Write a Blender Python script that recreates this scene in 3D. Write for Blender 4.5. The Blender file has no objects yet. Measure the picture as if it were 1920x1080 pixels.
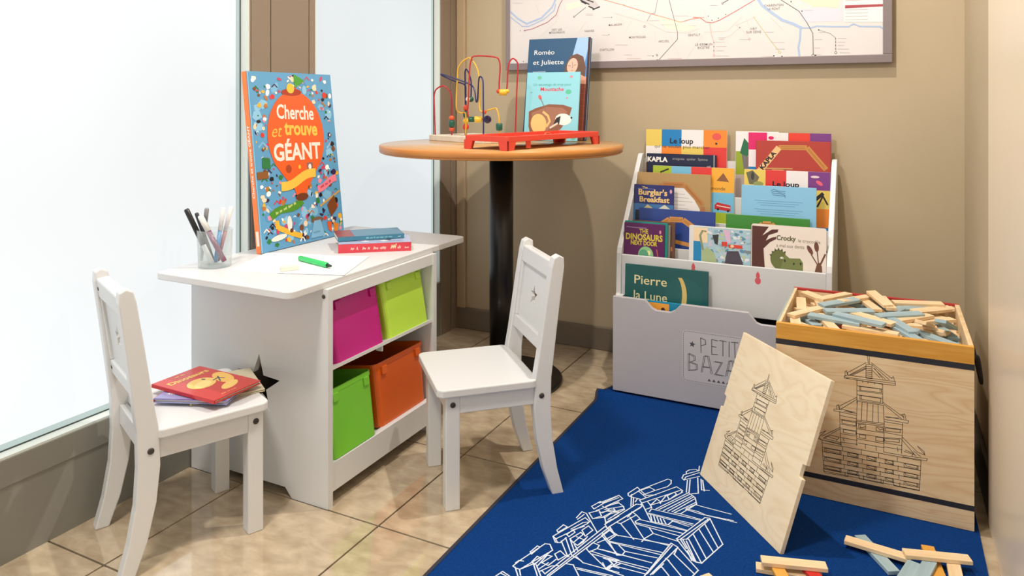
import bpy, bmesh, math, random
from mathutils import Vector, Matrix
from mathutils.geometry import tessellate_polygon
random.seed(7)
S = bpy.context.scene
C = S.collection
PI = math.pi

# ------------------------------------------------------------------ camera
F_PX, HORIZON, YAW, EYE = 1397.0, 189.0, 0.4658, 0.9
cd = bpy.data.cameras.new('camera'); cam = bpy.data.objects.new('camera', cd); C.objects.link(cam)
cd.sensor_width = 36; cd.lens = F_PX / 1920 * 36; cd.shift_y = -(540 - HORIZON) / 1920
cd.clip_start = 0.02
cam.location = (0, 0, EYE); cam.rotation_euler = (PI / 2, 0, YAW)
S.camera = cam
RV = Vector((math.cos(YAW), math.sin(YAW), 0)); FV = Vector((-math.sin(YAW), math.cos(YAW), 0)); EV = Vector((0, 0, EYE))
def ray(x, y): return FV + RV * ((x - 960) / F_PX) + Vector((0, 0, (HORIZON - y) / F_PX))
def at_z(x, y, z=0.0): d = ray(x, y); return EV + d * ((z - EYE) / d.z)
def at_y(x, y, Y): d = ray(x, y); return EV + d * (Y / d.y)
def at_x(x, y, X): d = ray(x, y); return EV + d * (X / d.x)
def at_d(x, y, dep): return EV + ray(x, y) * dep
def lat(l, d, z=0.0): p = RV * l + FV * d; return Vector((p.x, p.y, z))

# ------------------------------------------------------------------ light
S.view_settings.view_transform = 'Standard'; S.view_settings.look = 'None'
S.view_settings.gamma = 1; S.view_settings.use_curve_mapping = False
S.view_settings.exposure = 0.0
S.cycles.use_denoising = True
S.cycles.max_bounces = 8
W = bpy.data.worlds.new('world'); S.world = W; W.use_nodes = True
W.node_tree.nodes['Background'].inputs[0].default_value = (1.0, 0.965, 0.92, 1)
W.node_tree.nodes['Background'].inputs[1].default_value = 1.05
WINDOW_STRENGTH = 0.98
def spot(name, loc, power, color, radius=0.04, angle=None, aim=None, blend=0.5):
    l = bpy.data.lights.new(name, 'SPOT' if angle else 'POINT'); l.energy = power; l.color = color; l.shadow_soft_size = radius
    o = bpy.data.objects.new(name, l); C.objects.link(o); o.location = loc
    if angle:
        l.spot_size = angle; l.spot_blend = blend
        o.rotation_euler = (Vector(aim) - Vector(loc)).to_track_quat('-Z', 'Y').to_euler()
    return o
spot('ceiling_spot_light', (-0.35, 1.80, 2.45), 100, (1.0, 0.92, 0.82), 0.022, 2.0, (-0.40, 1.75, 0), 0.6)
spot('ceiling_spot_light', (-0.95, 0.35, 2.45), 150, (1.0, 0.93, 0.85), 0.16, 2.2, (-0.35, 1.6, 0.2), 0.8)

# ------------------------------------------------------------------ materials
def hexc(h):
    h = h.lstrip('#'); v = [int(h[i:i + 2], 16) / 255 for i in (0, 2, 4)]
    return tuple(c / 12.92 if c <= 0.04045 else ((c + 0.055) / 1.055) ** 2.4 for c in v) + (1,)
_m = {}
def M(h, rough=0.5, spec=0.5, metal=0.0):
    k = (h, rough, spec, metal)
    if k not in _m:
        m = bpy.data.materials.new('paint_' + h.strip('#')); m.use_nodes = True; b = m.node_tree.nodes['Principled BSDF']
        b.inputs['Base Color'].default_value = hexc(h); b.inputs['Roughness'].default_value = rough
        b.inputs['Specular IOR Level'].default_value = spec; b.inputs['Metallic'].default_value = metal
        _m[k] = m
    return _m[k]
def nodes(name):
    m = bpy.data.materials.new(name); m.use_nodes = True; t = m.node_tree
    return m, t, t.nodes['Principled BSDF'], (lambda ty, **kw: _nn(t, ty, kw))
def _nn(t, ty, kw):
    n = t.nodes.new(ty)
    for k, v in kw.items(): setattr(n, k, v)
    return n
def mixed(name, c1, c2, scale=(8, 8, 8), nscale=4.0, detail=6, rough=0.5, spec=0.5, lo=0.35, hi=0.65, bump=0.0, bscale=200, ior=None, distortion=0.0):
    m, t, b, N = nodes(name)
    tc = N('ShaderNodeTexCoord'); mp = N('ShaderNodeMapping'); mp.inputs['Scale'].default_value = scale
    nz = N('ShaderNodeTexNoise'); nz.inputs['Scale'].default_value = nscale; nz.inputs['Detail'].default_value = detail
    nz.inputs['Distortion'].default_value = distortion
    cr = N('ShaderNodeValToRGB'); e = cr.color_ramp.elements
    e[0].position = lo; e[1].position = hi; e[0].color = hexc(c1); e[1].color = hexc(c2)
    t.links.new(tc.outputs['Object'], mp.inputs[0]); t.links.new(mp.outputs[0], nz.inputs[0])
    t.links.new(nz.outputs[0], cr.inputs[0]); t.links.new(cr.outputs[0], b.inputs['Base Color'])
    b.inputs['Roughness'].default_value = rough; b.inputs['Specular IOR Level'].default_value = spec
    if ior: b.inputs['IOR'].default_value = ior
    if bump:
        n2 = N('ShaderNodeTexNoise'); n2.inputs['Scale'].default_value = bscale; bp = N('ShaderNodeBump')
        bp.inputs['Strength'].default_value = bump; bp.inputs['Distance'].default_value = 0.002
        t.links.new(tc.outputs['Object'], n2.inputs[0]); t.links.new(n2.outputs[0], bp.inputs['Height']); t.links.new(bp.outputs[0], b.inputs['Normal'])
    return m
def plywood(name, c1, c2, c3, scale, rough=0.45):
    m, t, b, N = nodes(name)
    tc = N('ShaderNodeTexCoord'); mp = N('ShaderNodeMapping'); mp.inputs['Scale'].default_value = scale
    nz = N('ShaderNodeTexNoise'); nz.inputs['Scale'].default_value = 1.3; nz.inputs['Detail'].default_value = 3; nz.inputs['Distortion'].default_value = 0.5
    mu = N('ShaderNodeMath', operation='MULTIPLY'); mu.inputs[1].default_value = 14.0
    fr = N('ShaderNodeMath', operation='PINGPONG'); fr.inputs[1].default_value = 0.5
    cr = N('ShaderNodeValToRGB'); e = cr.color_ramp.elements
    e[0].position = 0.0; e[0].color = hexc(c1); e[1].position = 1.0; e[1].color = hexc(c3)
    k = cr.color_ramp.elements.new(0.38); k.color = hexc(c2)
    t.links.new(tc.outputs['Object'], mp.inputs[0]); t.links.new(mp.outputs[0], nz.inputs[0]); t.links.new(nz.outputs[0], mu.inputs[0])
    t.links.new(mu.outputs[0], fr.inputs[0])
    m2 = N('ShaderNodeMath', operation='MULTIPLY'); m2.inputs[1].default_value = 2.0
    t.links.new(fr.outputs[0], m2.inputs[0]); t.links.new(m2.outputs[0], cr.inputs[0]); t.links.new(cr.outputs[0], b.inputs['Base Color'])
    b.inputs['Roughness'].default_value = rough
    return m
def glow(name, h, s):
    m, t, b, N = nodes(name)
    b.inputs['Base Color'].default_value = (0.08, 0.085, 0.085, 1); b.inputs['Roughness'].default_value = 0.4; b.inputs['Specular IOR Level'].default_value = 0.2
    b.inputs['Emission Color'].default_value = hexc(h); b.inputs['Emission Strength'].default_value = s
    tc = N('ShaderNodeTexCoord'); nz = N('ShaderNodeTexNoise'); nz.inputs['Scale'].default_value = 1.1; nz.inputs['Detail'].default_value = 1.0
    mr = N('ShaderNodeMapRange'); mr.inputs[1].default_value = 0.35; mr.inputs[2].default_value = 0.65; mr.inputs[3].default_value = s * 0.93; mr.inputs[4].default_value = s * 1.06
    t.links.new(tc.outputs['Object'], nz.inputs[0]); t.links.new(nz.outputs[0], mr.inputs[0]); t.links.new(mr.outputs[0], b.inputs['Emission Strength'])
    return m

WHITE = M('#d6d8da', 0.38)
WHITE2 = M('#dddcdb', 0.4)
WALL = mixed('beige_wall_paint', '#b6a68a', '#bbab90', (1, 1, 1), 3, 3, 0.6, 0.3)
RWALL = mixed('cream_glossy_wall', '#e8d8be', '#ecdcc4', (1, 1, 1), 2, 3, 0.3, 0.4)
TAUPE = M('#8a7c6d', 0.5)
GREYPANEL = M('#85837b', 0.5)
JAMB = M('#d3dad6', 0.35)
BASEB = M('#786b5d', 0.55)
TILE = mixed('travertine_tile', '#aa977d', '#c7b69b', (3.0, 5.0, 1), 6.5, 15, 0.05, 0.5, 0.32, 0.68, ior=2.15, distortion=0.35)
GROUT = M('#2e2620', 0.8)
GLASS = glow('frosted_window_glass', '#f2f6f7', WINDOW_STRENGTH)
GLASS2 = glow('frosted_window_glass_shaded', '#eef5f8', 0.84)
GLASS_EDGE = glow('green_tinted_glass_edge', '#cfe2dd', 0.74)
RUGM = mixed('blue_rug_pile', '#06306a', '#093b7e', (1, 1, 1), 220, 4, 0.95, 0.1, 0.3, 0.7, bump=0.6, bscale=500)
RUGLINE = mixed('white_rug_print', '#a3b6d2', '#d6deea', (1, 1, 1), 700, 2, 0.95, 0.1, 0.3, 0.55)
RUGEDGE = M('#2c2c3a', 0.9)
PLY = plywood('pale_pine_plywood', '#dfbd90', '#e7ca9f', '#ebd2aa', (1.5, 2.2, 8.5))
PLYL = plywood('light_pine_plywood', '#e7d3b1', '#ecdabb', '#eedec0', (2.2, 2.0, 7.0))
PLYEDGE = mixed('plywood_edge', '#b88a5c', '#cfa273', (2, 2, 60), 3, 3, 0.6)
TABLEWOOD = mixed('orange_beech_laminate', '#c0915c', '#cda069', (1.5, 14, 1.5), 3, 5, 0.22, 0.5)
TABLEEDGE = mixed('orange_beech_edge', '#bd7a38', '#cf8c46', (2, 2, 12), 3, 5, 0.35, 0.5)
BLOCKWOOD = mixed('natural_pine_block', '#e0c196', '#ecd3ad', (3, 40, 40), 2, 4, 0.6, 0.3)
BLOCKGREY = mixed('blue_grey_block', '#93aab2', '#a2b9c1', (3, 40, 40), 2, 4, 0.5, 0.3)
BLOCKRED = M('#c7261f', 0.5)
BLOCKYEL = M('#dda043', 0.5)
YELWOOD = mixed('amber_stained_wood', '#cf9233', '#dca347', (3, 3, 40), 3, 4, 0.45)
PAGES = mixed('book_page_block', '#d8cfbd', '#efe8da', (300, 300, 3), 4, 2, 0.8, 0.2)
BLACKP = M('#15120f', 0.35)
DARK = M('#3a3430', 0.4)

# ------------------------------------------------------------------ mesh helpers
class MB:
    def __init__(s): s.v = []; s.f = []; s.mi = []; s.mats = []; s.sm = []
    def m(s, mat):
        if mat not in s.mats: s.mats.append(mat)
        return s.mats.index(mat)
    def add(s, vs, fs, mat, X=None, smooth=False):
        o = len(s.v); i = s.m(mat)
        for p in vs:
            p = Vector(p); s.v.append(X @ p if X is not None else p)
        for f in fs: s.f.append([o + k for k in f]); s.mi.append(i); s.sm.append(smooth)
    def box(s, a, b, mat, X=None, bev=0.0, seg=2):
        bm = bmesh.new()
        c = [(a[i] + b[i]) / 2 for i in range(3)]; d = [abs(b[i] - a[i]) for i in range(3)]
        bmesh.ops.create_cube(bm, size=1, matrix=Matrix.Translation(c) @ Matrix.Diagonal((d[0], d[1], d[2], 1)))
        if bev: bmesh.ops.bevel(bm, geom=bm.edges[:], offset=min(bev, min(d) * 0.45), segments=seg, affect='EDGES', profile=0.5)
        s.addbm(bm, mat, X); bm.free()
    def addbm(s, bm, mat, X=None, smooth=False):
        bm.verts.index_update()
        s.add([v.co.copy() for v in bm.verts], [[v.index for v in f.verts] for f in bm.faces], mat, X, smooth)
    def prism(s, poly, h0, h1, mat, X=None, holes=(), bev=0.0):
        """2-D outline (x, y) given thickness along z from h0 to h1"""
        loops = [[Vector((p[0], p[1], 0)) for p in poly]] + [[Vector((p[0], p[1], 0)) for p in h] for h in holes]
        flat = [p for l in loops for p in l]
        if holes: tris = [list(t) for t in tessellate_polygon(loops)]
        else: tris = [list(range(len(poly)))]
        n = len(flat)
        area = sum(poly[i][0] * poly[(i + 1) % len(poly)][1] - poly[(i + 1) % len(poly)][0] * poly[i][1] for i in range(len(poly)))
        vs = [(p.x, p.y, h0) for p in flat] + [(p.x, p.y, h1) for p in flat]
        fs = [[i + n for i in t] for t in tris] + [list(reversed(t)) for t in tris]
        o = 0
        for l in loops:
            k = len(l)
            for i in range(k): fs.append([o + i, o + (i + 1) % k, o + (i + 1) % k + n, o + i + n])
            o += k
        bm = bmesh.new()
        bv = [bm.verts.new(v) for v in vs]
        for f in fs:
            try: bm.faces.new([bv[i] for i in f])
            except ValueError: pass
        bmesh.ops.recalc_face_normals(bm, faces=bm.faces[:])
        if bev:
            es = [e for e in bm.edges if len(e.link_faces) == 2 and e.calc_face_angle(0) > 0.6]
            bmesh.ops.bevel(bm, geom=es, offset=bev, segments=2, affect='EDGES', profile=0.5)
        s.addbm(bm, mat, X); bm.free()
    def tube(s, pts, r, mat, seg=8, smooth_path=True, X=None, cap=True):
        P = [Vector(p) for p in pts]
        if smooth_path and len(P) > 2:
            Q = []
            for i in range(len(P) - 1):
                p0 = P[max(i - 1, 0)]; p1 = P[i]; p2 = P[i + 1]; p3 = P[min(i + 2, len(P) - 1)]
                for k in range(5):
                    t = k / 5
                    Q.append(0.5 * ((2 * p1) + (p2 - p0) * t + (2 * p0 - 5 * p1 + 4 * p2 - p3) * t * t + (3 * p1 - p0 - 3 * p2 + p3) * t ** 3))
            P = Q + [P[-1]]
        vs = []; fs = []; up = None
        for i, p in enumerate(P):
            d = (P[min(i + 1, len(P) - 1)] - P[max(i - 1, 0)]).normalized()
            if up is None: up = d.orthogonal().normalized()
            up = (up - d * up.dot(d)).normalized(); w = d.cross(up)
            for k in range(seg):
                a = 2 * PI * k / seg; vs.append(p + (up * math.cos(a) + w * math.sin(a)) * r)
        for i in range(len(P) - 1):
            for k in range(seg):
                fs.append([i * seg + k, i * seg + (k + 1) % seg, (i + 1) * seg + (k + 1) % seg, (i + 1) * seg + k])
        if cap: fs.append(list(range(seg))[::-1]); fs.append([(len(P) - 1) * seg + k for k in range(seg)])
        s.add(vs, fs, mat, X, True)
    def lathe(s, prof, mat, seg=48, X=None, smooth=True):
        vs = []; fs = []
        for r, z in prof:
            for k in range(seg): a = 2 * PI * k / seg; vs.append((r * math.cos(a), r * math.sin(a), z))
        n = len(prof)
        for i in range(n - 1):
            for k in range(seg): fs.append([i * seg + k, i * seg + (k + 1) % seg, (i + 1) * seg + (k + 1) % seg, (i + 1) * seg + k])
        if prof[0][0] > 1e-4: fs.append(list(range(seg))[::-1])
        if prof[-1][0] > 1e-4: fs.append([(n - 1) * seg + k for k in range(seg)])
        s.add(vs, fs, mat, X, smooth)
    def ball(s, c, r, mat, sc=(1, 1, 1), X=None):
        bm = bmesh.new(); bmesh.ops.create_uvsphere(bm, u_segments=20, v_segments=12, radius=r)
        for v in bm.verts: v.co = Vector((v.co.x * sc[0], v.co.y * sc[1], v.co.z * sc[2])) + Vector(c)
        s.addbm(bm, mat, X, True); bm.free()
    def build(s, name, parent=None, loc=None, rot=None):
        me = bpy.data.meshes.new(name); me.from_pydata([tuple(v) for v in s.v], [], s.f)
        for m in s.mats: me.materials.append(m)
        me.polygons.foreach_set('material_index', s.mi); me.polygons.foreach_set('use_smooth', s.sm); me.update()
        o = bpy.data.objects.new(name, me); C.objects.link(o)
        if parent: o.parent = parent
        if loc is not None: o.location = loc
        if rot is not None: o.rotation_euler = rot
        return o
def tag(o, label, cat, group=None):
    o['label'] = label; o['category'] = cat
    if group: o['group'] = group
    return o
def thing(name, label, cat, loc=(0, 0, 0), rot=(0, 0, 0), group=None):
    o = bpy.data.objects.new(name, None); C.objects.link(o); o.empty_display_size = 0.05
    o.location = loc; o.rotation_euler = rot
    return tag(o, label, cat, group)
def struct(o): o['kind'] = 'structure'; return o

_tc = {}
def glyphs(s, bold=0.0, shear=0.0, spacing=1.0):
    k = (s, bold, shear, spacing)
    if k not in _tc:
        cu = bpy.data.curves.new('t', 'FONT'); cu.body = s; cu.size = 1; cu.offset = bold; cu.shear = shear; cu.resolution_u = 3
        cu.space_character = spacing
        o = bpy.data.objects.new('t', cu); C.objects.link(o)
        dg = bpy.context.evaluated_depsgraph_get(); me = o.evaluated_get(dg).to_mesh()
        vs = [(v.co.x, v.co.y) for v in me.vertices]; fs = [list(p.vertices) for p in me.polygons]
        o.evaluated_get(dg).to_mesh_clear(); bpy.data.objects.remove(o); bpy.data.curves.remove(cu)
        x0 = min(v[0] for v in vs); x1 = max(v[0] for v in vs)
        _tc[k] = ([(v[0] - x0, v[1]) for v in vs], fs, x1 - x0)
    return _tc[k]

class Art:
    """flat artwork laid on a panel: origin o, axes u and v, outward normal n"""
    def __init__(s, mb, o, u, v, n): s.mb = mb; s.o = Vector(o); s.u = Vector(u).normalized(); s.v = Vector(v).normalized(); s.n = Vector(n).normalized(); s.z = 0; s.sy = 1.0; s.oy = 0.0; s.by = 0.0; s.cnt = 0; s.rj = random.Random(5); s.j = 0.0
    def p(s, x, y, z=None): return s.o + s.u * x + s.v * (s.by + s.oy + s.sy * y) + s.n * (0.00018 + s.j + 0.00008 * (s.z if z is None else z))
    def mat(s, c): return c if not isinstance(c, str) else M(c, s_rough)
    def poly(s, pts, c):
        s.cnt += 1; s.j = min(s.cnt, 400) * 2e-6
        s.mb.add([s.p(*q) for q in pts], [list(range(len(pts)))], s.mat(c))
    def rect(s, x0, y0, x1, y1, c): s.poly([(x0, y0), (x1, y0), (x1, y1), (x0, y1)], c)
    def ell(s, x, y, rx, ry, c, n=20, rot=0.0):
        ca, sa = math.cos(rot), math.sin(rot)
        s.poly([(x + rx * math.cos(a) * ca - ry * math.sin(a) * sa, y + rx * math.cos(a) * sa + ry * math.sin(a) * ca) for a in [2 * PI * k / n for k in range(n)]], c)
    def line(s, pts, w, c):
        m = s.mat(c)
        for a, b in zip(pts, pts[1:]):
            dx, dy = b[0] - a[0], b[1] - a[1]; l = math.hypot(dx, dy)
            if l < 1e-6: continue
            s.j = s.rj.random() * 0.00006
            nx, ny = -dy / l * w / 2, dx / l * w / 2; ex, ey = dx / l * w / 2, dy / l * w / 2
            s.mb.add([s.p(a[0] + nx - ex, a[1] + ny - ey), s.p(a[0] - nx - ex, a[1] - ny - ey), s.p(b[0] - nx + ex, b[1] - ny + ey), s.p(b[0] + nx + ex, b[1] + ny + ey)], [[0, 1, 2, 3]], m)
        s.j = 0.0
    def ribbon(s, pts, w, c):
        P = [Vector(q) for q in pts]; L = []; R = []
        for i, q in enumerate(P):
            d = (P[min(i + 1, len(P) - 1)] - P[max(i - 1, 0)]).normalized(); n = Vector((-d.y, d.x)) * w / 2
            L.append(q + n); R.append(q - n)
        m = s.mat(c)
        for i in range(len(P) - 1): s.mb.add([s.p(*R[i]), s.p(*R[i + 1]), s.p(*L[i + 1]), s.p(*L[i])], [[0, 1, 2, 3]], m)
    def text(s, t, x, y, size, c, width=None, bold=0.0, shear=0.0, rot=0.0, center=False, spacing=1.0):
        vs, fs, w = glyphs(t, bold, shear, spacing)
        sx = size if width is None else width / w
        ox = -w * sx / 2 if center else 0
        ca, sa = math.cos(rot), math.sin(rot)
        s.mb.add([s.p(x + (px * sx + ox) * ca - py * size * sa, y + (px * sx + ox) * sa + py * size * ca) for px, py in vs], fs, s.mat(c))
    def scrawl(s, x, y, w, h, c, rot=0.0, seed=1, gap=0.22):
        R = random.Random(seed); ca, sa = math.cos(rot), math.sin(rot); px = 0.0
        while px < w:
            n = R.randint(3, 6); step = h * 0.42; pts = []
            for k in range(n * 2):
                q = (px + step * k * 0.5, h * (R.uniform(0.55, 1.0) if k % 2 else R.uniform(0.0, 0.2)))
                if q[0] > w: break
                pts.append((x + q[0] * ca - q[1] * sa, y + q[0] * sa + q[1] * ca))
            if len(pts) > 1: s.line(pts, h * 0.17, c)
            px += step * n + h * gap * 2
    def star(s, x, y, r, c, rot=0.0):
        s.poly([(x + (r if k % 2 == 0 else r * 0.42) * math.sin(PI * k / 5 + rot), y + (r if k % 2 == 0 else r * 0.42) * math.cos(PI * k / 5 + rot)) for k in range(10)], c)
s_rough = 0.35

def rrect(x0, y0, x1, y1, r, n=5):
    out = []
    for cx, cy, a0 in ((x1 - r, y0 + r, -PI / 2), (x1 - r, y1 - r, 0), (x0 + r, y1 - r, PI / 2), (x0 + r, y0 + r, PI)):
        for k in range(n + 1): a = a0 + PI / 2 * k / n; out.append((cx + r * math.cos(a), cy + r * math.sin(a)))
    return out
def star_pts(cx, cy, R, r, rot=0.0): return [(cx + (R if k % 2 == 0 else r) * math.sin(PI * k / 5 + rot), cy + (R if k % 2 == 0 else r) * math.cos(PI * k / 5 + rot)) for k in range(10)]
XZ = Matrix(((1, 0, 0, 0), (0, 0, -1, 0), (0, 1, 0, 0), (0, 0, 0, 1)))      # outline (x, z), thickness towards -y
YZ = Matrix(((0, 0, 1, 0), (1, 0, 0, 0), (0, 1, 0, 0), (0, 0, 0, 1)))       # outline (y, z), thickness along x

# ================================================================== ROOM
LX, BY, RX = -1.53, 2.556, 0.205
GX = -1.556
CEIL = 2.5
b = MB(); b.box((-1.75, -2.6, -0.05), (0.35, 2.7, -0.004), GROUT)
xs = [-1.749 + 0.394 * k for k in range(7)]; ys = [-2.55 + 0.357 * k for k in range(8)] + [0.24 , 0.588, 0.935, 1.282, 1.640, 2.012, 2.388, 2.76]
g = 0.0022
for i in range(len(xs) - 1):
    for j in range(len(ys) - 1):
        x0, x1, y0, y1 = max(xs[i] + g, -1.75), min(xs[i + 1] - g, 0.35), ys[j] + g, min(ys[j + 1] - g, 2.7)
        if x1 - x0 > 0.01: b.add([(x0, y0, 0), (x1, y0, 0), (x1, y1, 0), (x0, y1, 0), (x0, y0, -0.004), (x1, y0, -0.004), (x1, y1, -0.004), (x0, y1, -0.004)], [[0, 1, 2, 3], [4, 5, 1, 0], [5, 6, 2, 1], [6, 7, 3, 2], [7, 4, 0, 3]], TILE)
struct(b.build('floor'))
b = MB(); b.box((-1.75, -2.6, CEIL), (0.35, 2.7, CEIL + 0.05), M('#e8e2d8', 0.8)); struct(b.build('ceiling'))
b = MB(); b.box((-1.75, BY, 0), (0.35, BY + 0.08, CEIL), WALL); struct(b.build('wall_back'))
b = MB()
b.box((RX, 1.87, 0), (RX + 0.1, BY, CEIL), WALL)
b.box((RX - 0.012, -2.6, 0.0), (RX + 0.1, 1.87, CEIL), RWALL, bev=0.004)
struct(b.build('wall_right'))
# left wall: grey apron under the windows, taupe mullion and corner post, header
b = MB()
b.box((-1.75, -2.6, 0), (LX, 1.471, 0.203), GREYPANEL)
b.box((LX - 0.004, -2.6, 0.150), (LX + 0.0025, 1.471, 0.203), GREYPANEL, bev=0.001)
b.box((-1.75, 1.471, 0), (LX, BY, 0.203), GREYPANEL)
b.box((-1.75, 1.471, 0.203), (LX, 1.728, CEIL), TAUPE)
b.box((LX, 1.478, 0.203), (LX + 0.003, 1.545, CEIL), TAUPE, bev=0.001)
b.box((LX, 1.549, 0.203), (LX + 0.004, 1.698, CEIL), TAUPE, bev=0.001)
b.box((LX, 1.702, 0.203), (LX + 0.003, 1.726, CEIL), TAUPE, bev=0.001)
b.box((-1.75, 2.429, 0.203), (LX, BY, CEIL), TAUPE)
b.box((LX, 2.431, 0.0), (LX + 0.004, 2.501, CEIL), TAUPE, bev=0.001)
b.box((LX, 2.506, 0.0), (LX + 0.004, BY, CEIL), TAUPE, bev=0.001)
b.box((-1.75, -2.6, 2.3), (LX, BY, CEIL), TAUPE)
struct(b.build('wall_left'))
def window(n, y0, y1):
    f = MB()
    for yy in (y0, y1):
        a_, c_ = (yy, yy + 0.006) if yy == y0 else (yy - 0.006, yy)
        f.box((-1.62, a_, 0.203), (LX + 0.0015, c_, 2.3), JAMB)
    f.box((-1.62, y0, 0.203), (LX + 0.0015, y1, 0.209), JAMB, bev=0.001); f.box((-1.62, y0, 2.294), (LX, y1, 2.3), JAMB)
    f.box((GX - 0.012, y0 + 0.006, 0.209), (GX + 0.002, y1 - 0.006, 0.2115), M('#3d4643', 0.5))
    f.box((GX - 0.012, y1 - 0.0085, 0.209), (GX + 0.002, y1 - 0.006, 2.294), M('#3d4643', 0.5))
    o = struct(f.build('window_%d' % n))
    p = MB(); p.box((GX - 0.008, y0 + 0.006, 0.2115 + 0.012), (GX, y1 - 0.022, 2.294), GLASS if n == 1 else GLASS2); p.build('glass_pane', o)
    p = MB(); p.box((GX - 0.008, y1 - 0.022, 0.2115), (GX, y1 - 0.0085, 2.294), GLASS_EDGE); p.box((GX - 0.008, y0 + 0.006, 0.2115), (GX, y1 - 0.022, 0.2235), GLASS_EDGE); p.build('glass_rim', o)
window(1, -1.6, 1.471); window(2, 1.728, 2.429)
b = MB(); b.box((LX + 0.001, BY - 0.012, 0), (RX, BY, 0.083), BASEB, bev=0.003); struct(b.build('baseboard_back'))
b = MB(); b.box((RX - 0.010, 1.872, 0), (RX, BY - 0.012, 0.10), M('#3a332c', 0.5), bev=0.002); struct(b.build('baseboard_right_shade'))  # dark colour stands in for the block box's shadow low on this wall
b = MB(); b.box((LX + 0.006, BY - 0.016, 0.083), (-1.486, BY, CEIL), mixed('beige_trim_paint', '#b39d7e', '#b8a284', (1, 1, 1), 3, 2, 0.5), bev=0.003); struct(b.build('trim_1'))

# ================================================================== RUG
RT = 0.005
def rug():
    b = MB(); x0, x1, y0, y1 = -0.778, 0.172, 0.30, 2.262
    ny, nx = 130, 16
    def zz(x, y):
        t = (y - 2.155) / 0.022
        k = max(0.0, min(1.0, (-0.55 - x) / 0.2))
        return RT + 0.014 * math.exp(-t * t) * (0.15 + 0.85 * k)
    def edge(y):
        return x0 - 0.012 * math.exp(-((y - 2.15) / 0.03) ** 2) + (0.02 if y > 2.2 else 0.0) * (y - 2.2) / 0.06
    top = []; 
    for j in range(ny + 1):
        y = y0 + (y1 - y0) * j / ny
        for i in range(nx + 1):
            xa = edge(y); x = xa + (x1 - xa) * i / nx; top.append((x, y, zz(x, y)))
    n = len(top); vs = top + [(x, y, z - RT + 0.0005) for x, y, z in top]; fs = []; W1 = nx + 1
    for j in range(ny):
        for i in range(nx):
            a = j * W1 + i; fs.append([a, a + 1, a + 1 + W1, a + W1]); fs.append([n + a, n + a + W1, n + a + 1 + W1, n + a + 1])
    b.add(vs, fs, RUGM)
    ef = []
    for j in range(ny):
        for a, c in ((j * W1, (j + 1) * W1), ((j + 1) * W1 + nx, j * W1 + nx)): ef.append([a, c, c + n, a + n])
    for i in range(nx):
        ef.append([i + 1, i, i + n, i + 1 + n]); a = ny * W1 + i; ef.append([a, a + 1, a + 1 + n, a + n])
    b.add(vs, ef, RUGEDGE)
    # binding strip along the left edge
    strip = []
    for j in range(ny + 1):
        y = y0 + (y1 - y0) * j / ny; xa = edge(y); strip += [(xa - 0.004, y, 0.001), (xa - 0.003, y, zz(xa, y) + 0.0006), (xa + 0.005, y, zz(xa + 0.005, y) + 0.0008)]
    b.add(strip, [f for j in range(ny) for f in ([3 * j, 3 * j + 3, 3 * j + 4, 3 * j + 1], [3 * j + 1, 3 * j + 4, 3 * j + 5, 3 * j + 2])], RUGEDGE)
    # the white line drawing of a plank building, printed on the pile
    def P(ox, oy, pts): return [(q.x, q.y) for q in (at_z(ox + x / 4.908, oy + y / 4.908, RT) for x, y in pts)]
    A = Art(b, (0, 0, RT + 0.0003), (1, 0, 0), (0, 1, 0), (0, 0, 1))
    for l in RUG_B: A.line(P(1130, 860, l), 0.0026, RUGLINE)
    for l in RUG_A: A.line(P(920, 860, l), 0.0026, RUGLINE)
    o = b.build('rug'); tag(o, 'blue rug with a white line drawing of a plank building, lying on the tiles', 'rug')
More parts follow.
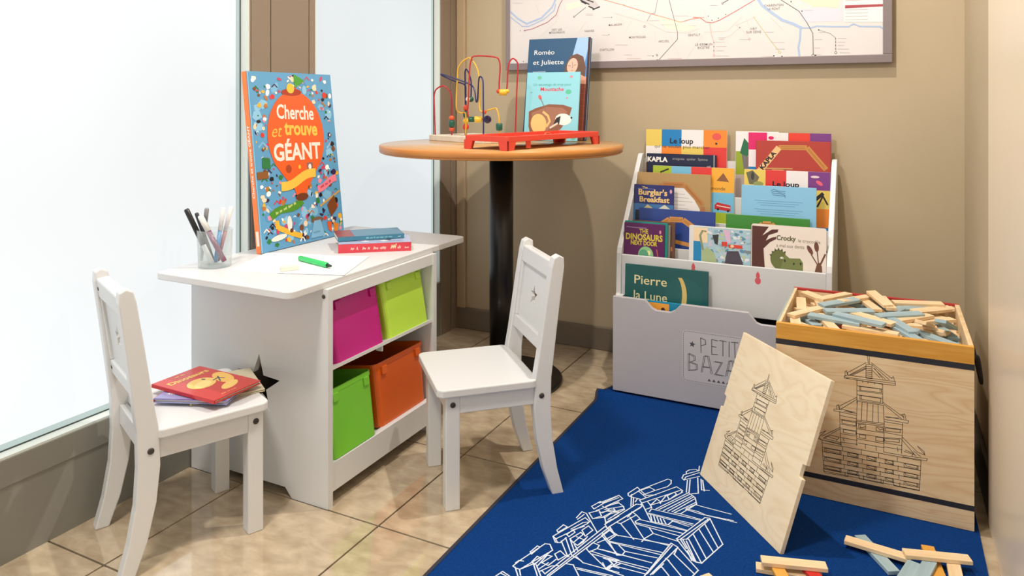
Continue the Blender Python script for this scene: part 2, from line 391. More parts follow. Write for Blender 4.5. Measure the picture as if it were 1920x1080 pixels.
RUG_B = [[(355,285),(600,190),(630,200),(630,230),(595,260),(480,295),(470,285)],[(235,320),(320,265),(345,290),(250,350),(235,340),(235,320)],
 [(330,300),(430,265),(470,285),(480,295),(370,335),(330,300)],[(250,350),(270,330)],[(340,385),(680,260),(720,285),(735,295),(725,310)],[(360,410),(725,290)],[(340,385),(360,410),(350,425)],
 [(365,420),(390,470),(450,450),(440,430),(415,400)],[(450,455),(440,430),(500,375),(535,400),(530,415)],[(535,400),(590,335),(610,375)],[(600,340),(660,310),(680,330),(610,380)],[(440,430),(610,380),(735,310)],
 [(490,465),(790,315),(850,360),(865,420)],[(520,470),(800,330)],[(560,480),(820,345)],[(600,485),(835,355)],[(640,490),(850,370)],[(660,500),(855,405),(865,420),(715,510),(660,500)],
 [(20,605),(310,420),(355,425),(360,440),(65,625),(45,645),(20,605)],[(65,625),(345,455),(360,440)],[(270,490),(310,520),(165,600),(130,590)],[(230,540),(260,510)],[(45,645),(130,700)],[(65,625),(110,700)],
 [(165,600),(285,745)],[(250,540),(380,740)],[(310,520),(345,555)],[(300,580),(335,560),(765,665)],[(300,590),(740,690)],[(310,603),(700,712)],[(300,580),(310,603)],
 [(385,460),(445,580),(600,610),(645,575)],[(440,520),(455,582)],[(470,530),(488,590)],[(500,540),(520,597)],[(530,550),(550,603)],[(560,560),(585,607)],
 [(430,490),(450,465),(900,570)],[(420,502),(830,602)],[(425,512),(820,615)],[(640,575),(790,625)],[(600,610),(770,660)],
 [(680,740),(940,545),(985,550),(1105,790),(910,965),(840,945),(680,740)],[(720,740),(970,560)],[(770,745),(985,560)],[(690,745),(785,742)],[(790,740),(910,965)],[(835,700),(955,925)],[(885,650),(1020,865)],[(940,605),(1060,820)],[(770,760),(860,955)],[(740,750),(845,940)],[(715,745),(770,830)],[(860,955),(910,965)],[(780,850),(820,940)],
 [(770,460),(850,425),(980,460),(1180,512)],[(775,465),(880,490),(960,525),(1230,590)],[(765,470),(930,520)],[(715,510),(900,560)],[(940,520),(1200,572)],
 [(60,750),(125,705),(610,792)],[(60,762),(560,868)],[(70,772),(530,885)],[(380,740),(465,690),(430,640)],[(360,765),(385,740)],[(465,690),(700,765)],[(390,745),(600,800)],
 [(0,690),(60,770),(130,890),(180,890)],[(150,800),(205,855),(180,890)],[(205,855),(500,915)],[(180,890),(450,960)],
 [(385,1080),(630,780),(690,815),(660,880)],[(410,1060),(640,800)],[(440,1070),(690,820),(880,1030),(830,1080)],[(600,935),(720,1080)],[(655,880),(840,1060)],[(545,1000),(610,1080)],[(460,1065),(560,970)],[(580,920),(610,940)],[(500,1010),(545,1000)],
 [(0,840),(450,960)],[(0,905),(420,1010)],[(10,920),(400,1030)],[(0,960),(30,1020),(60,1015),(130,960)],[(60,930),(110,990),(160,970)],[(110,990),(400,1065)],[(40,1025),(190,1080)],
 [(730,180),(745,150),(890,110)],[(890,130),(765,170),(750,200),(730,180)],[(770,140),(770,120),(800,105),(860,100),(880,115)],[(755,195),(890,165)],[(780,200),(770,310)],[(805,195),(795,310)],[(875,180),(880,320),(820,325)],[(905,190),(910,290),(980,295)],[(920,200),(935,300)],[(890,70),(885,110)],
 [(0,410),(150,340),(185,370),(30,440)],[(60,430),(150,410),(190,440),(200,470),(110,520)],[(20,470),(100,455),(190,440)],[(40,485),(100,492),(195,465)],[(0,540),(110,480),(150,500),(50,560)],[(20,550),(30,590),(80,560)],[(100,455),(120,490)],[(0,440),(60,470),(0,500)],
 [(265,350),(260,440)],[(285,360),(280,430)],[(320,370),(300,400)],[(250,350),(345,375)],[(345,290),(400,340),(490,335)],[(370,335),(400,360),(340,385)]]
RUG_A = [[(930,440),(1010,395),(1045,410),(950,465),(930,440)],[(1000,410),(1178,340)],[(1045,410),(1178,360)],[(970,480),(1100,430),(1178,400)],[(1000,500),(1140,470)],[(790,545),(840,490),(880,505),(905,550)],[(800,560),(860,515)],[(610,660),(670,610),(705,630),(620,680),(610,660)],
 [(575,715),(870,545),(910,580),(890,600),(600,740),(575,715)],[(575,720),(595,770),(640,775),(695,730)],[(600,745),(615,775)],[(700,700),(760,655),(775,680),(720,720),(700,700)],[(740,650),(850,590),(900,585)],[(760,655),(860,625)],
 [(730,740),(830,680),(850,700),(760,775),(730,740)],[(840,660),(900,620),(940,660),(870,715),(840,660)],[(790,720),(850,745)],[(760,775),(800,800),(870,740)],[(800,800),(850,770),(890,720)],[(650,760),(710,905)],[(690,730),(745,890)],[(730,740),(770,860)],[(770,790),(800,845)],
 [(880,505),(980,680)],[(905,500),(1000,480),(1020,530),(940,555),(905,500)],[(940,555),(1050,540),(1060,600)],[(1050,545),(1100,510),(1178,490)],[(1060,600),(1178,530)],
 [(500,1062),(1050,628)],[(520,1078),(1075,645)],[(540,1080),(1110,650)],[(1050,628),(1110,650)],[(880,830),(940,775),(1000,800),(980,830),(905,860),(880,830)],[(1020,710),(1090,655),(1140,700),(1060,745),(1020,710)],[(1040,730),(1165,880)],[(985,775),(1060,745)],[(1090,760),(1178,782)],[(1140,700),(1178,712)],
 [(905,860),(1060,1010)],[(930,855),(1178,935)],[(940,880),(1160,945)],[(790,905),(850,960),(1178,1050)],[(760,900),(830,940)],[(700,970),(760,980),(810,1080)],[(790,1005),(1120,1080)],[(800,1020),(1060,1080)],[(980,830),(1178,885)],[(1060,1010),(1120,970),(1080,930)],[(1060,1020),(1110,990),(1178,1010)],
 [(205,990),(260,945),(500,785),(545,790),(570,845),(270,1020),(230,1010),(205,990)],[(225,1000),(250,1080)],[(265,1020),(275,1075)],[(270,1020),(420,960),(560,850)],[(365,860),(430,805),(455,815),(375,880),(365,860)],[(230,960),(260,940),(300,945)],
 [(380,950),(430,900),(465,920),(400,980),(380,950)],[(430,990),(520,890),(565,900),(470,960)],[(470,960),(530,985),(600,930)],[(590,880),(640,850),(690,895),(620,935),(590,880)],[(440,1020),(530,960)],[(450,1040),(560,990),(620,985)],[(390,960),(430,1080)],[(420,980),(460,1080)],[(470,1030),(500,1062)],[(50,1080),(110,1040),(170,1080)],[(90,1055),(140,1080)],[(690,895),(720,900)]]
rug()

# ================================================================== ROUND TABLE
TC = lat(-0.0345, 2.41); TZ = 0.762
t = thing('round_table', 'round table with orange beech top and black metal pedestal in the corner', 'table', (TC.x, TC.y, 0))
b = MB(); b.lathe([(0.383, TZ - 0.026), (0.389, TZ - 0.022)], TABLEEDGE, 96); b.lathe([(0.389, TZ - 0.022), (0.390, TZ - 0.004), (0.386, TZ)], TABLEEDGE, 96); b.lathe([(0.3862, TZ - 0.0008), (0.3861, TZ + 0.0002)], TABLEWOOD, 96); b.build('tabletop', t)
b = MB(); b.lathe([(0.0385, 0.02), (0.0385, TZ - 0.030)], BLACKP, 40); b.build('column', t)
b = MB(); b.lathe([(0.195, 0.0), (0.197, 0.010), (0.190, 0.016), (0.06, 0.030), (0.045, 0.045)], BLACKP, 64); b.build('base', t)
b = MB(); b.lathe([(0.10, TZ - 0.034), (0.10, TZ - 0.026)], BLACKP, 32); b.build('mounting_plate', t)

# ---------------------------------------------------------------- books
def book(name, label, w, h, th, cover='#ffffff', art=None, spine=None, back=None, loc=(0, 0, 0), rot=(0, 0, 0), group=None, soft=False, spine_art=None, page=None, rc=0.0):
    """front cover faces -y, spine on the left, thickness along +y, standing on z = 0"""
    t = thing(name, label, 'book', loc, rot, group)
    cm = M(cover, s_rough); sm = M(spine or cover, s_rough); bk = M(back or cover, s_rough)
    c = 0.0008 if soft else 0.0022; ins = 0.0005 if soft else 0.0035
    b = MB()
    def board(y0, y1, m):
        if rc: b.prism(rrect(-w / 2, 0, w / 2, h, rc), -y1, -y0, m, XZ)
        else: b.box((-w / 2, y0, 0), (w / 2, y1, h), m, bev=0.0006, seg=1)
    board(0, c, cm); board(th - c, th, bk)
    b.box((-w / 2 - 0.0008, 0.0004, 0.0002), (-w / 2 + c, th - 0.0004, h - 0.0002), sm)
    if art: art(Art(b, (-w / 2, 0, 0), (1, 0, 0), (0, 0, 1), (0, -1, 0)), w, h)
    if spine_art: spine_art(Art(b, (-w / 2 - 0.0008, th, 0), (0, -1, 0), (0, 0, 1), (-1, 0, 0)), th, h)
    b.build('cover', t)
    p = MB(); p.box((-w / 2 + c, c, ins), (w / 2 - ins, th - c, h - ins), page or PAGES); p.build('pages', t)
    return t
def blobs(A, w, h, n, cols, rmin, rmax, avoid=None, seed=3):
    R = random.Random(seed)
    for i in range(n):
        for _ in range(30):
            x, y = R.uniform(rmax, w - rmax), R.uniform(rmax, h - rmax)
            if not avoid or not avoid(x, y): break
        A.z = 1 + i % 6; r = R.uniform(rmin, rmax)
        k = R.random()
        if k < 0.45: A.ell(x, y, r, r * R.uniform(0.35, 1), R.choice(cols), 9, R.uniform(0, 3))
        elif k < 0.8:
            a = R.uniform(0, 6); A.poly([(x + r * math.cos(a + q), y + r * math.sin(a + q) * 0.8) for q in (0, 1.2, 2.4, 3.3, 4.9)], R.choice(cols))
        else: A.line([(x - r, y - r * 0.3), (x, y + r * 0.5), (x + r, y - r * 0.4)], r * 0.4, R.choice(cols))

def art_giant(A, w, h):
    bx, by, rr = w * 0.50, h * 0.625, w * 0.335
    av = lambda x, y: ((x - bx) / (rr * 1.05)) ** 2 + ((y - by) / (rr * 1.22)) ** 2 < 1 or (abs(x - bx) < w * .2 and h * .33 < y < h * .45)
    cols = ['#7a4a2a', '#1d1d26', '#f4ece0', '#d8392f', '#e9b53c', '#2f7d3c', '#ef8fa3', '#3a2a52', '#b9763a', '#ffffff', '#c44a6a', '#f3d9b8']
    blobs(A, w, h, 40, ['#7db8de', '#8cc4e6', '#579ac8'], w * 0.03, w * 0.06, av, 12); blobs(A, w, h, 300, cols, w * 0.009, w * 0.030, av, 11)
    A.z = 7; A.rect(0, 0, w * 0.012, h, '#86c3e6')
    A.z = 8
    pts = [(bx + rr * math.sin(a), by + rr * 1.15 * math.cos(a)) for a in [PI * k / 24 for k in range(-17, 18)]]
    A.poly([(bx + w * 0.10, h * 0.33)] + [(bx - w * 0.10, h * 0.33)] + pts, '#e8612a')
    A.poly([(bx - w * .09, h * .335), (bx + w * .09, h * .335), (bx + w * .05, h * .27), (bx - w * .05, h * .27)], '#e8612a')
    A.z = 9; A.ell(bx, h * .27, w * .075, h * .022, '#6e3a22')
    A.ell(bx - w * .02, by + rr * 1.13, w * .12, h * .022, '#a83a1e')
    A.z = 10; A.ell(bx - w * .03, by + rr * 1.23, w * .045, h * .03, '#f0c040')
    A.text('Cherche', w * .285, h * .735, h * .115, '#f7e6dc', width=w * .44, bold=.022, rot=-.05)
    A.text('et', w * .215, h * .628, h * .105, '#f0c552', width=w * .12, shear=.35, bold=-.004)
    A.text('trouve', w * .355, h * .640, h * .115, '#f0c552', width=w * .40, bold=.03, rot=-.055)
    A.text('GÉANT', w * .215, h * .495, h * .135, '#f7e6dc', width=w * .56, bold=.03, rot=-.025)
    A.ell(bx - w * .13, h * .44, w * .035, h * .025, '#a9472a', 8); A.ell(bx, h * .445, w * .015, h * .012, '#f3c33c'); A.rect(bx + w * .09, h * .42, bx + w * .16, h * .465, '#8c6a6a'); A.ell(bx + w * .125, h * .44, w * .018, h * .017, '#f4ece0')
    A.z = 11
    def rib(x0, y0, x1, y1, c, wd, txt, tc, amp):
        n = 16; L = [(x0 + (x1 - x0) * k / n, y0 + (y1 - y0) * k / n + amp * math.sin(2 * PI * k / n)) for k in range(n + 1)]
        A.z = 11; A.ribbon(L, wd, c); A.z = 12; A.scrawl(x0 + (x1 - x0) * .16, y0 + (y1 - y0) * .2 - wd * .2 + amp * .2, (x1 - x0) * .66, wd * .42, tc, math.atan2(y1 - y0, x1 - x0), len(txt))
    rib(w * .27, h * .345, w * .69, h * .40, '#ecc24e', h * .052, 'ribbon lettering one', '#8a6414', -h * .012)
    rib(w * .70, h * .30, w * .95, h * .355, '#ee8296', h * .042, 'ribbon lettering', '#b02c4a', -h * .006)
    rib(w * .13, h * .185, w * .50, h * .25, '#4f8f2c', h * .044, 'ribbon letters', '#cfd98a', h * .012)
    A.z = 8; A.poly([(w * .52, h * .995), (w * .65, h * .955), (w * .52, h * .91)], '#4a9a34')
    A.z = 9
    A.ribbon([(w * .20, h * .12), (w * .34, h * .075), (w * .46, h * .045)], h * .03, '#e8b73e'); A.ell(w * .20, h * .065, w * .09, h * .016, '#f6ece2', 14, .1); A.ell(w * .33, h * .13, w * .028, h * .045, '#f6ece2', 14); A.ell(w * .345, h * .09, w * .02, h * .012, '#6b3820'); A.poly([(w * .17, h * .115), (w * .22, h * .11), (w * .21, h * .16), (w * .17, h * .16)], '#e8b73e'); A.line([(w * .44, h * .02), (w * .50, h * .07)], w * .012, '#f6f6f6'); A.line([(w * .45, h * .075), (w * .49, h * .015)], w * .012, '#f6f6f6')
    A.ell(w * .66, h * .12, w * .075, h * .018, '#7a5a46'); A.poly([(w * .62, h * .118), (w * .70, h * .118), (w * .74, h * .02), (w * .56, h * .02)], '#7fb6dc'); A.z = 10; A.text('AUZOU', w * .60, h * .045, h * .016, '#2c4a70')
    A.z = 9; A.rect(w * .02, h * .40, w * .14, h * .44, '#8a5a30'); A.poly([(w * .08, h * .46), (w * .17, h * .45), (w * .17, h * .51), (w * .09, h * .52)], '#2c7a46')
    A.poly([(w * .80, h * .20), (w * .90, h * .25), (w * .93, h * .17), (w * .84, h * .12)], '#7d4422'); A.line([(w * .72, h * .20), (w * .98, h * .27)], h * .012, '#caa05a'); A.poly([(w * .78, h * .10), (w * .84, h * .09), (w * .83, h * .03), (w * .79, h * .05)], '#df5a28'); A.poly([(w * .86, h * .09), (w * .93, h * .07), (w * .90, h * .01), (w * .86, h * .02)], '#d8832c')
def spine_giant(A, w, h):
    A.z = 1; A.text('Cherche et trouve GÉANT', w * .68, h * .30, w * .62, '#fff0e6', width=h * .40, bold=.02, rot=PI / 2); A.rect(w * .25, h * .04, w * .8, h * .12, '#fbe3d6')
DZ = 0.50      # play-table top
s_rough = 0.3
lean = math.atan2(0.055, 0.48)
book('picture_book', 'giant blue picture book with a big orange balloon, leaning on the window post', 0.330, 0.480, 0.017, '#5f9fcb', art_giant, '#f08040', '#5f9fcb',
     (-1.452, 1.604, DZ + 0.0018), (-lean, 0, PI / 2 - 0.006), spine_art=spine_giant)
s_rough = 0.35

# ---------------------------------------------------------------- play table
PZ = 0.484
pt = thing('play_table', 'white play table with star cut-out and storage shelves below the window', 'table', (-1.31, 1.54, 0))
def at0(mb): # local frame of the table
    off = Vector((1.31, -1.54, 0))
    mb.v = [v + off for v in mb.v]; return mb
b = MB(); b.prism(rrect(-1.527, 1.178, -1.110, 1.905, 0.018), PZ, DZ, WHITE, bev=0.002); at0(b).build('tabletop', pt)
def side(y0, y1, hole):
    x0, x1 = -1.526, -1.097
    prof = [(x1, 0.0), (x1, PZ), (x0, PZ), (x0, 0), (x0 + 0.085, 0), (x0 + 0.105, 0.022), (x1 - 0.125, 0.022), (x1 - 0.105, 0)]
    m = MB(); m.prism(prof, -y1, -y0, WHITE, XZ, holes=[star_pts(-1.306, 0.243, 0.070, 0.028, 0.06)] if hole else [])
    return at0(m).build('side_panel', pt)
side(1.282, 1.298, True); side(1.708, 1.724, True)
b = MB(); b.box((-1.118, 1.298, 0.455), (-1.100, 1.708, PZ), WHITE, bev=0.001); at0(b).build('apron', pt)
b = MB(); b.box((-1.116, 1.298, 0.030), (-1.100, 1.708, 0.094), WHITE, bev=0.001); at0(b).build('front_board', pt)
b = MB(); b.box((-1.526, 1.298, 0.03), (-1.518, 1.708, PZ), WHITE2); at0(b).build('back_panel', pt)
def slope_shelf(name, zf, zb, xb=-1.515):
    m = MB(); m.prism([(-1.102, zf), (-1.102, zf + 0.008), (xb, zb + 0.008), (xb, zb)], -1.708, -1.298, WHITE, XZ); return at0(m).build(name, pt)
slope_shelf('shelf', 0.300, 0.281, -1.180); slope_shelf('shelf', 0.084, 0.014)
b = MB(); b.box((-1.125, 1.492, 0.284), (-1.108, 1.497, 0.302), WHITE); at0(b).build('bracket', pt)
b = MB()
b.lathe([(0.0045, 0), (0.0045, 0.0015), (0.002, 0.002)], DARK, 12, Matrix.Translation((-1.109, 1.282, 0.468)) @ Matrix.Rotation(PI / 2, 4, 'X')); o = at0(b).build('screw', pt); o['label'] = 'dark screw head'
b = MB()
b.lathe([(0.0045, 0), (0.0045, 0.0015), (0.002, 0.002)], DARK, 12, Matrix.Translation((-1.14, 1.178 + 0.04, PZ - 0.004)) @ Matrix.Rotation(PI / 2, 4, 'X'))

def bin_(label, col, y, z, wdt, hgt, dep, tilt, x=-1.112, yaw=0.0):
    m = M(col, 0.25); t = thing('storage_bin', label, 'bin', (x, y, z), (tilt, 0, PI / 2 + yaw), 'storage bins in the play table')
    def ring(w, d, zz, r): return [(px, py + dep / 2, zz) for px, py in rrect(-w / 2, -d / 2, w / 2, d / 2, r, 4)]
    tp = 0.93; th = 0.0025; b = MB()
    R = [ring(wdt * tp, dep * .92, 0, .012), ring(wdt * .97, dep * .985, hgt * .93, .014), ring(wdt, dep, hgt * .93, .015), ring(wdt, dep, hgt, .015), ring(wdt - .006, dep - .006, hgt, .013), ring(wdt * .96 - th, dep * .975 - th, hgt * .92, .012), ring(wdt * tp - 2 * th, dep * .92 - 2 * th, th, .010)]
    vs = [p for r in R for p in r]; n = len(R[0]); fs = [list(range(n))[::-1]]
    for i in range(len(R) - 1):
        for k in range(n): fs.append([i * n + k, i * n + (k + 1) % n, (i + 1) * n + (k + 1) % n, (i + 1) * n + k])
    fs.append([(len(R) - 1) * n + k for k in range(n)])
    b.add(vs, fs, m); b.build('body', t)
    for sx in (-1, 1):
        c = MB(); c.box((sx * wdt * .34 - .010, -0.003, hgt * .80), (sx * wdt * .34 + .010, 0.008, hgt * .935), m, bev=.002); c.build('clip', t)
    return t
bin_('magenta plastic bin on the upper shelf of the play table', '#bb0a7c', 1.412, 0.3090, 0.190, 0.146, 0.24, -0.24, -1.096)
bin_('lime green plastic bin on the upper shelf beside the magenta bin', '#b4dc44', 1.610, 0.3090, 0.190, 0.146, 0.24, -0.24, -1.096)
bin_('bright green plastic bin on the lower shelf below the magenta bin', '#7acb3a', 1.388, 0.0965, 0.164, 0.152, 0.14, -0.165, -1.097)
bin_('orange plastic bin on the lower shelf below the lime bin', '#de6216', 1.594, 0.0965, 0.216, 0.154, 0.32, -0.165, -1.100)

# things on the play table
cup = thing('pen_cup', 'clear acrylic cup full of markers at the near left of the play table', 'cup', (-1.452, 1.288, DZ))
GL, gt, gb, GN = nodes('clear_acrylic'); tr_ = GN('ShaderNodeBsdfTransparent'); tr_.inputs[0].default_value = (0.94, 0.96, 0.96, 1); mx_ = GN('ShaderNodeMixShader'); lw_ = GN('ShaderNodeLayerWeight'); lw_.inputs[0].default_value = 0.25
gb.inputs['Base Color'].default_value = (0.85, 0.88, 0.88, 1); gb.inputs['Roughness'].default_value = 0.08
mm_ = GN('ShaderNodeMath', operation='MULTIPLY_ADD'); mm_.inputs[1].default_value = 0.5; mm_.inputs[2].default_value = 0.05
gt.links.new(lw_.outputs['Facing'], mm_.inputs[0]); gt.links.new(mm_.outputs[0], mx_.inputs[0]); gt.links.new(tr_.outputs[0], mx_.inputs[1]); gt.links.new(gb.outputs[0], mx_.inputs[2])
gt.links.new(mx_.outputs[0], gt.nodes['Material Output'].inputs[0])
b = MB(); b.lathe([(0.0, 0.0005), (0.038, 0.0005), (0.041, 0.09), (0.0398, 0.09), (0.0368, 0.003), (0.0, 0.003)], GL, 36); b.build('body', cup)
def pen(label, base, top, rad, body, cap, capfrac, grp='markers in the acrylic cup', capr=1.08, tipcol=None):
    bs, tpv = Vector(base), Vector(top); L = (tpv - bs).length
    q = (tpv - bs).to_track_quat('Z', 'Y').to_euler()
    t = thing('marker_pen', label, 'marker', bs, q, grp)
    c0 = L * (1 - capfrac)
    m = MB(); m.lathe([(rad * .75, 0), (rad, 0.002), (rad, c0)], M(body, .3), 16); m.build('barrel', t)
    m = MB(); m.lathe([(rad * capr, c0), (rad * capr, L - .003), (rad * .8, L)], M(cap, .3), 16); m.build('cap', t)
    return t
c0 = Vector((-1.452, 1.288, DZ + 0.004))
def inpen(label, px0, px1, d0, d1, rad, body, cap, cf):
    p0 = at_d(*px0, d0); p0.z = max(p0.z, DZ + .005 + rad * .7); pen(label, p0, at_d(*px1, d1), rad, body, cap, cf)
D0 = (Vector((-1.452, 1.288, 0)) ).dot(FV)
inpen('thick black marker leaning left in the acrylic cup', (398, 494), (349, 392), D0 - .012, D0 - .008, .0058, '#dfe2e4', '#1b1c20', .66)
inpen('slim dark grey marker beside the thick black one in the cup', (400, 490), (368, 399), D0 + .004, D0 + .010, .0045, '#5c5f63', '#3c3e43', .5)
inpen('mauve marker with a white cap crossing the cup', (421, 490), (375, 404), D0 - .020, D0 - .022, .0062, '#84526f', '#ece9e6', .34)
inpen('grey capped marker at the back of the cup', (376, 489), (388, 390), D0 + .022, D0 + .028, .0050, '#d8dcde', '#8d8f90', .3)
inpen('blue marker with a white cap on the right of the cup', (404, 492), (419, 389), D0 + .002, D0 + .014, .0050, '#2c86c4', '#efeeee', .42)
inpen('red marker with a white cap, rightmost in the cup', (408, 492), (434, 387), D0 + .016, D0 + .028, .0048, '#9c4a5e', '#f3f0f0', .44)
# papers, eraser, pen
def sheet(label, pts, z, marks):
    b = MB(); b.prism([(q.x, q.y) for q in pts], z, z + .0006, M('#f3f3f5', .7))
    A = Art(b, (0, 0, z + .0006), (1, 0, 0), (0, 1, 0), (0, 0, 1)); R = random.Random(marks)
    u = pts[1] - pts[0]; v = pts[3] - pts[0]
    for i in range(16):
        a, c = R.uniform(.12, .85), R.uniform(.15, .85); p = pts[0] + u * a + v * c; r = R.uniform(.004, .012)
        A.line([(p.x + r * math.cos(k), p.y + r * math.sin(k * 1.3)) for k in range(R.randint(2, 5))], .0006, '#b9bcc6')
    return tag(b.build('paper_sheet'), label, 'paper')
zt = DZ + .0002
P1 = [at_z(427, 508, DZ), at_z(545, 513, DZ), at_z(604, 478, DZ), at_z(500, 474, DZ)]
P2 = [at_z(520, 513, DZ), at_z(645, 517, DZ), at_z(692, 482, DZ), at_z(568, 479, DZ)]
sheet('white drawing sheet nearer the pen cup on the play table', P1, zt, 4); sheet('white drawing sheet under the green marker on the play table', P2, zt + .0008, 9)
e0, e1 = at_z(518, 512, DZ), at_z(557, 508, DZ)
m_ = (e0 + e1) / 2; ang = math.atan2((e1 - e0).y, (e1 - e0).x)
b = MB(); b.box((-.021, -.007, 0), (.021, .007, .012), M('#dddccf', .6), bev=.002); o = b.build('eraser', None, (m_.x, m_.y + .008, DZ + .0017), (0, 0, ang)); tag(o, 'small white eraser on the edge of the drawing sheets', 'eraser')
g0, g1 = at_z(562, 484, DZ + .008), at_z(621, 499, DZ + .008)
t = thing('marker_pen', 'green felt marker lying on the drawing sheet', 'marker', g0, (g1 - g0).to_track_quat('Z', 'Y').to_euler()); L = (g1 - g0).length
b = MB(); b.lathe([(.0055, 0), (.0066, .002), (.0066, L * .86), (.0055, L * .88)], M('#35c76a', .3), 20); b.build('barrel', t)
b = MB(); b.lathe([(.0045, L * .88), (.0036, L * .95), (.0030, L * .96), (.0022, L)], M('#16352a', .5), 16); b.build('tip', t)
# two paperbacks
r0, r1 = at_z(634, 474, DZ + .002), at_z(771, 468.5, DZ + .002)
u = (r1 - r0); wl = u.length; ua = math.atan2(u.y, u.x)
def art_lilac(A, w, h):
    blobs(A, w, h, 30, ['#d6dcec', '#b59ac4', '#e3e8f2', '#8fa3c8', '#4a4a5e'], .006, .014, None, 5)
def lying(name, label, sp0, length, width, th, z, yaw, col, spinecol, art, spinetext, stext, dz=0.0, tilt=0.0):
    """book lying flat, its spine along the local x axis facing the viewer"""
    t = thing(name, label, 'book', (sp0.x, sp0.y, z), (0, tilt, yaw))
    b = MB(); c = .0012
    b.box((0, 0, 0), (length, width, c), M(spinecol, .35)); b.box((0, 0, th - c), (length, width, th), M(col, .35)); b.box((0, -.0006, 0), (length, c, th), M(spinecol, .35))
    A = Art(b, (0, 0, th), (1, 0, 0), (0, 1, 0), (0, 0, 1))
    if art: art(A, length, width)
    A2 = Art(b, (0, -.0006, 0), (1, 0, 0), (0, 0, 1), (0, -1, 0)); A2.z = 1
    for s_, x_, w_, h_, c_ in spinetext: A2.scrawl(length * x_, th * .30, length * w_, th * h_ * .7, c_, 0.0, len(s_) + int(x_ * 100))
    b.build('cover', t)
    p = MB(); p.box((.001, c, c), (length - .001, width - .001, th - c), PAGES); p.build('pages', t)
    return t
lying('paperback_book', 'thick red-spined paperback lying flat at the right of the play table', r0, wl, .125, .023, DZ + .0003, ua, '#aab6d4', '#d23f4e', art_lilac,
      [('Ma', .17, .07, .5, '#f6c9c9'), ('J.', .25, .02, .5, '#f6c9c9'), ('Le Journal', .33, .1, .5, '#f3d0c8'), ('extraordinaire', .48, .2, .5, '#f3c8c0'), ('123', .72, .08, .8, '#f7e2b4'), ('Aj.', .81, .05, .5, '#f3c8c0'), ('ROMAN', .91, .06, .34, '#f6d8d8')], None)
q0, q1 = at_z(632, 439, DZ + .026), at_z(750, 434, DZ + .026)
def art_dk(A, w, h): A.z = 1; A.rect(0, 0, w * .25, h, '#8a2f28')
q0 = r0 + Vector((math.cos(ua) * -.002 - math.sin(ua) * .035, math.sin(ua) * -.002 + math.cos(ua) * .035, 0))
lying('paperback_book', 'blue-spined paperback resting askew on the red-spined one', q0, wl * .94, .105, .0115, DZ + .0247, ua + .13, '#4a7c98', '#3f7f9a', art_dk, [('LES FABLES', .42, .4, .5, '#8fd0dc'), ('SEL', .9, .05, .4, '#d6f0f0')], None)

# ================================================================== CHAIRS
def chair(label, loc, rz, fy=-.150):
    t = thing('child_chair', label, 'chair', loc, (0, 0, rz), "children's white chairs")
    SZ = .270
    b = MB(); b.prism(rrect(-.131, fy, .131, .082, .018), SZ - .018, SZ, WHITE, bev=.003); b.build('seat', t)
    for sx in (-1, 1):
        b = MB(); xa = sx * .104; b.box((xa - .016, -.130, 0), (xa + .016, -.098, SZ - .018), WHITE, bev=.002); o = b.build('leg', t)
        s_ = MB(); s_.lathe([(.0062, 0), (.0062, .0012), (.003, .002)], DARK, 14, Matrix.Translation((sx * .120, -.114, .232)) @ Matrix.Rotation(sx * PI / 2, 4, 'Y')); k = s_.build('screw', o); k['label'] = 'dark screw head'
        # rear leg and back post in one sweep
        cl = [(.131, 0), (.112, .06), (.098, .13), (.0925, .20), (.0945, .27), (.102, .32), (.117, .43), (.130, .52), (.1325, .541)]
        hw = [.0135, .0165, .0185, .020, .0195, .018, .0165, .0155, .012]
        fr = [(y - h, z) for (y, z), h in zip(cl, hw)]; bk = [(y + h, z) for (y, z), h in zip(cl, hw)]
        prof = fr + [(cl[-1][0], .547)] + bk[::-1]
        m = MB(); x0 = sx * .112; m.prism(prof, x0 - .0135, x0 + .0135, WHITE, YZ, bev=.0025); o = m.build('leg', t)
        s_ = MB(); s_.lathe([(.0062, 0), (.0062, .0012), (.003, .002)], DARK, 14, Matrix.Translation((sx * .1255, .090, .232)) @ Matrix.Rotation(sx * PI / 2, 4, 'Y')); k = s_.build('screw', o); k['label'] = 'dark screw head'
        b = MB(); b.box((sx * .112 - .008, -.098, .212), (sx * .112 + .008, .074, SZ - .018), WHITE, bev=.0015); b.build('side_rail', t)
    b = MB(); b.box((-.088, -.126, .212), (.088, -.110, SZ - .018), WHITE, bev=.0015); b.build('front_rail', t)
    b = MB(); b.box((-.0985, .082, .212), (.0985, .098, SZ - .018), WHITE, bev=.0015); b.build('rear_rail', t)
    # back: frame leaning with the posts
    la = math.atan2(.131 - .102, .53 - .32); X = Matrix.Translation((0, .102, .32)) @ Matrix.Rotation(-la, 4, 'X')
    b = MB(); b.box((-.0985, -.013, .170), (.0985, .012, .212), WHITE, X, bev=.004); b.build('top_rail', t)
    b = MB(); b.box((-.0985, -.012, .004), (.0985, .010, .036), WHITE, X, bev=.003); b.build('cross_rail', t)
    b = MB(); b.prism([(-.0985, .036), (.0985, .036), (.0985, .170), (-.0985, .170)], -.004, .004, WHITE, X @ XZ, holes=[star_pts(0, .106, .026, .011)]); b.build('back_panel', t)
    for sx in (-1, 1):
        b = MB(); b.box((sx * .0985 - (.010 if sx > 0 else 0), -.012, .036), (sx * .0985 + (0 if sx > 0 else .010), .010, .170), WHITE, X, bev=.002); b.build('panel_frame', t)
    for zz in (.02, .191):
        for sx in (-1, 1):
            s_ = MB(); s_.lathe([(.004, 0), (.004, .001), (.002, .0015)], DARK, 10, X @ Matrix.Translation((sx * .090, .012 if zz > .1 else .010, zz)) @ Matrix.Rotation(-PI / 2, 4, 'X')); k = s_.build('screw', t); k['label'] = 'dark screw head'
    return t
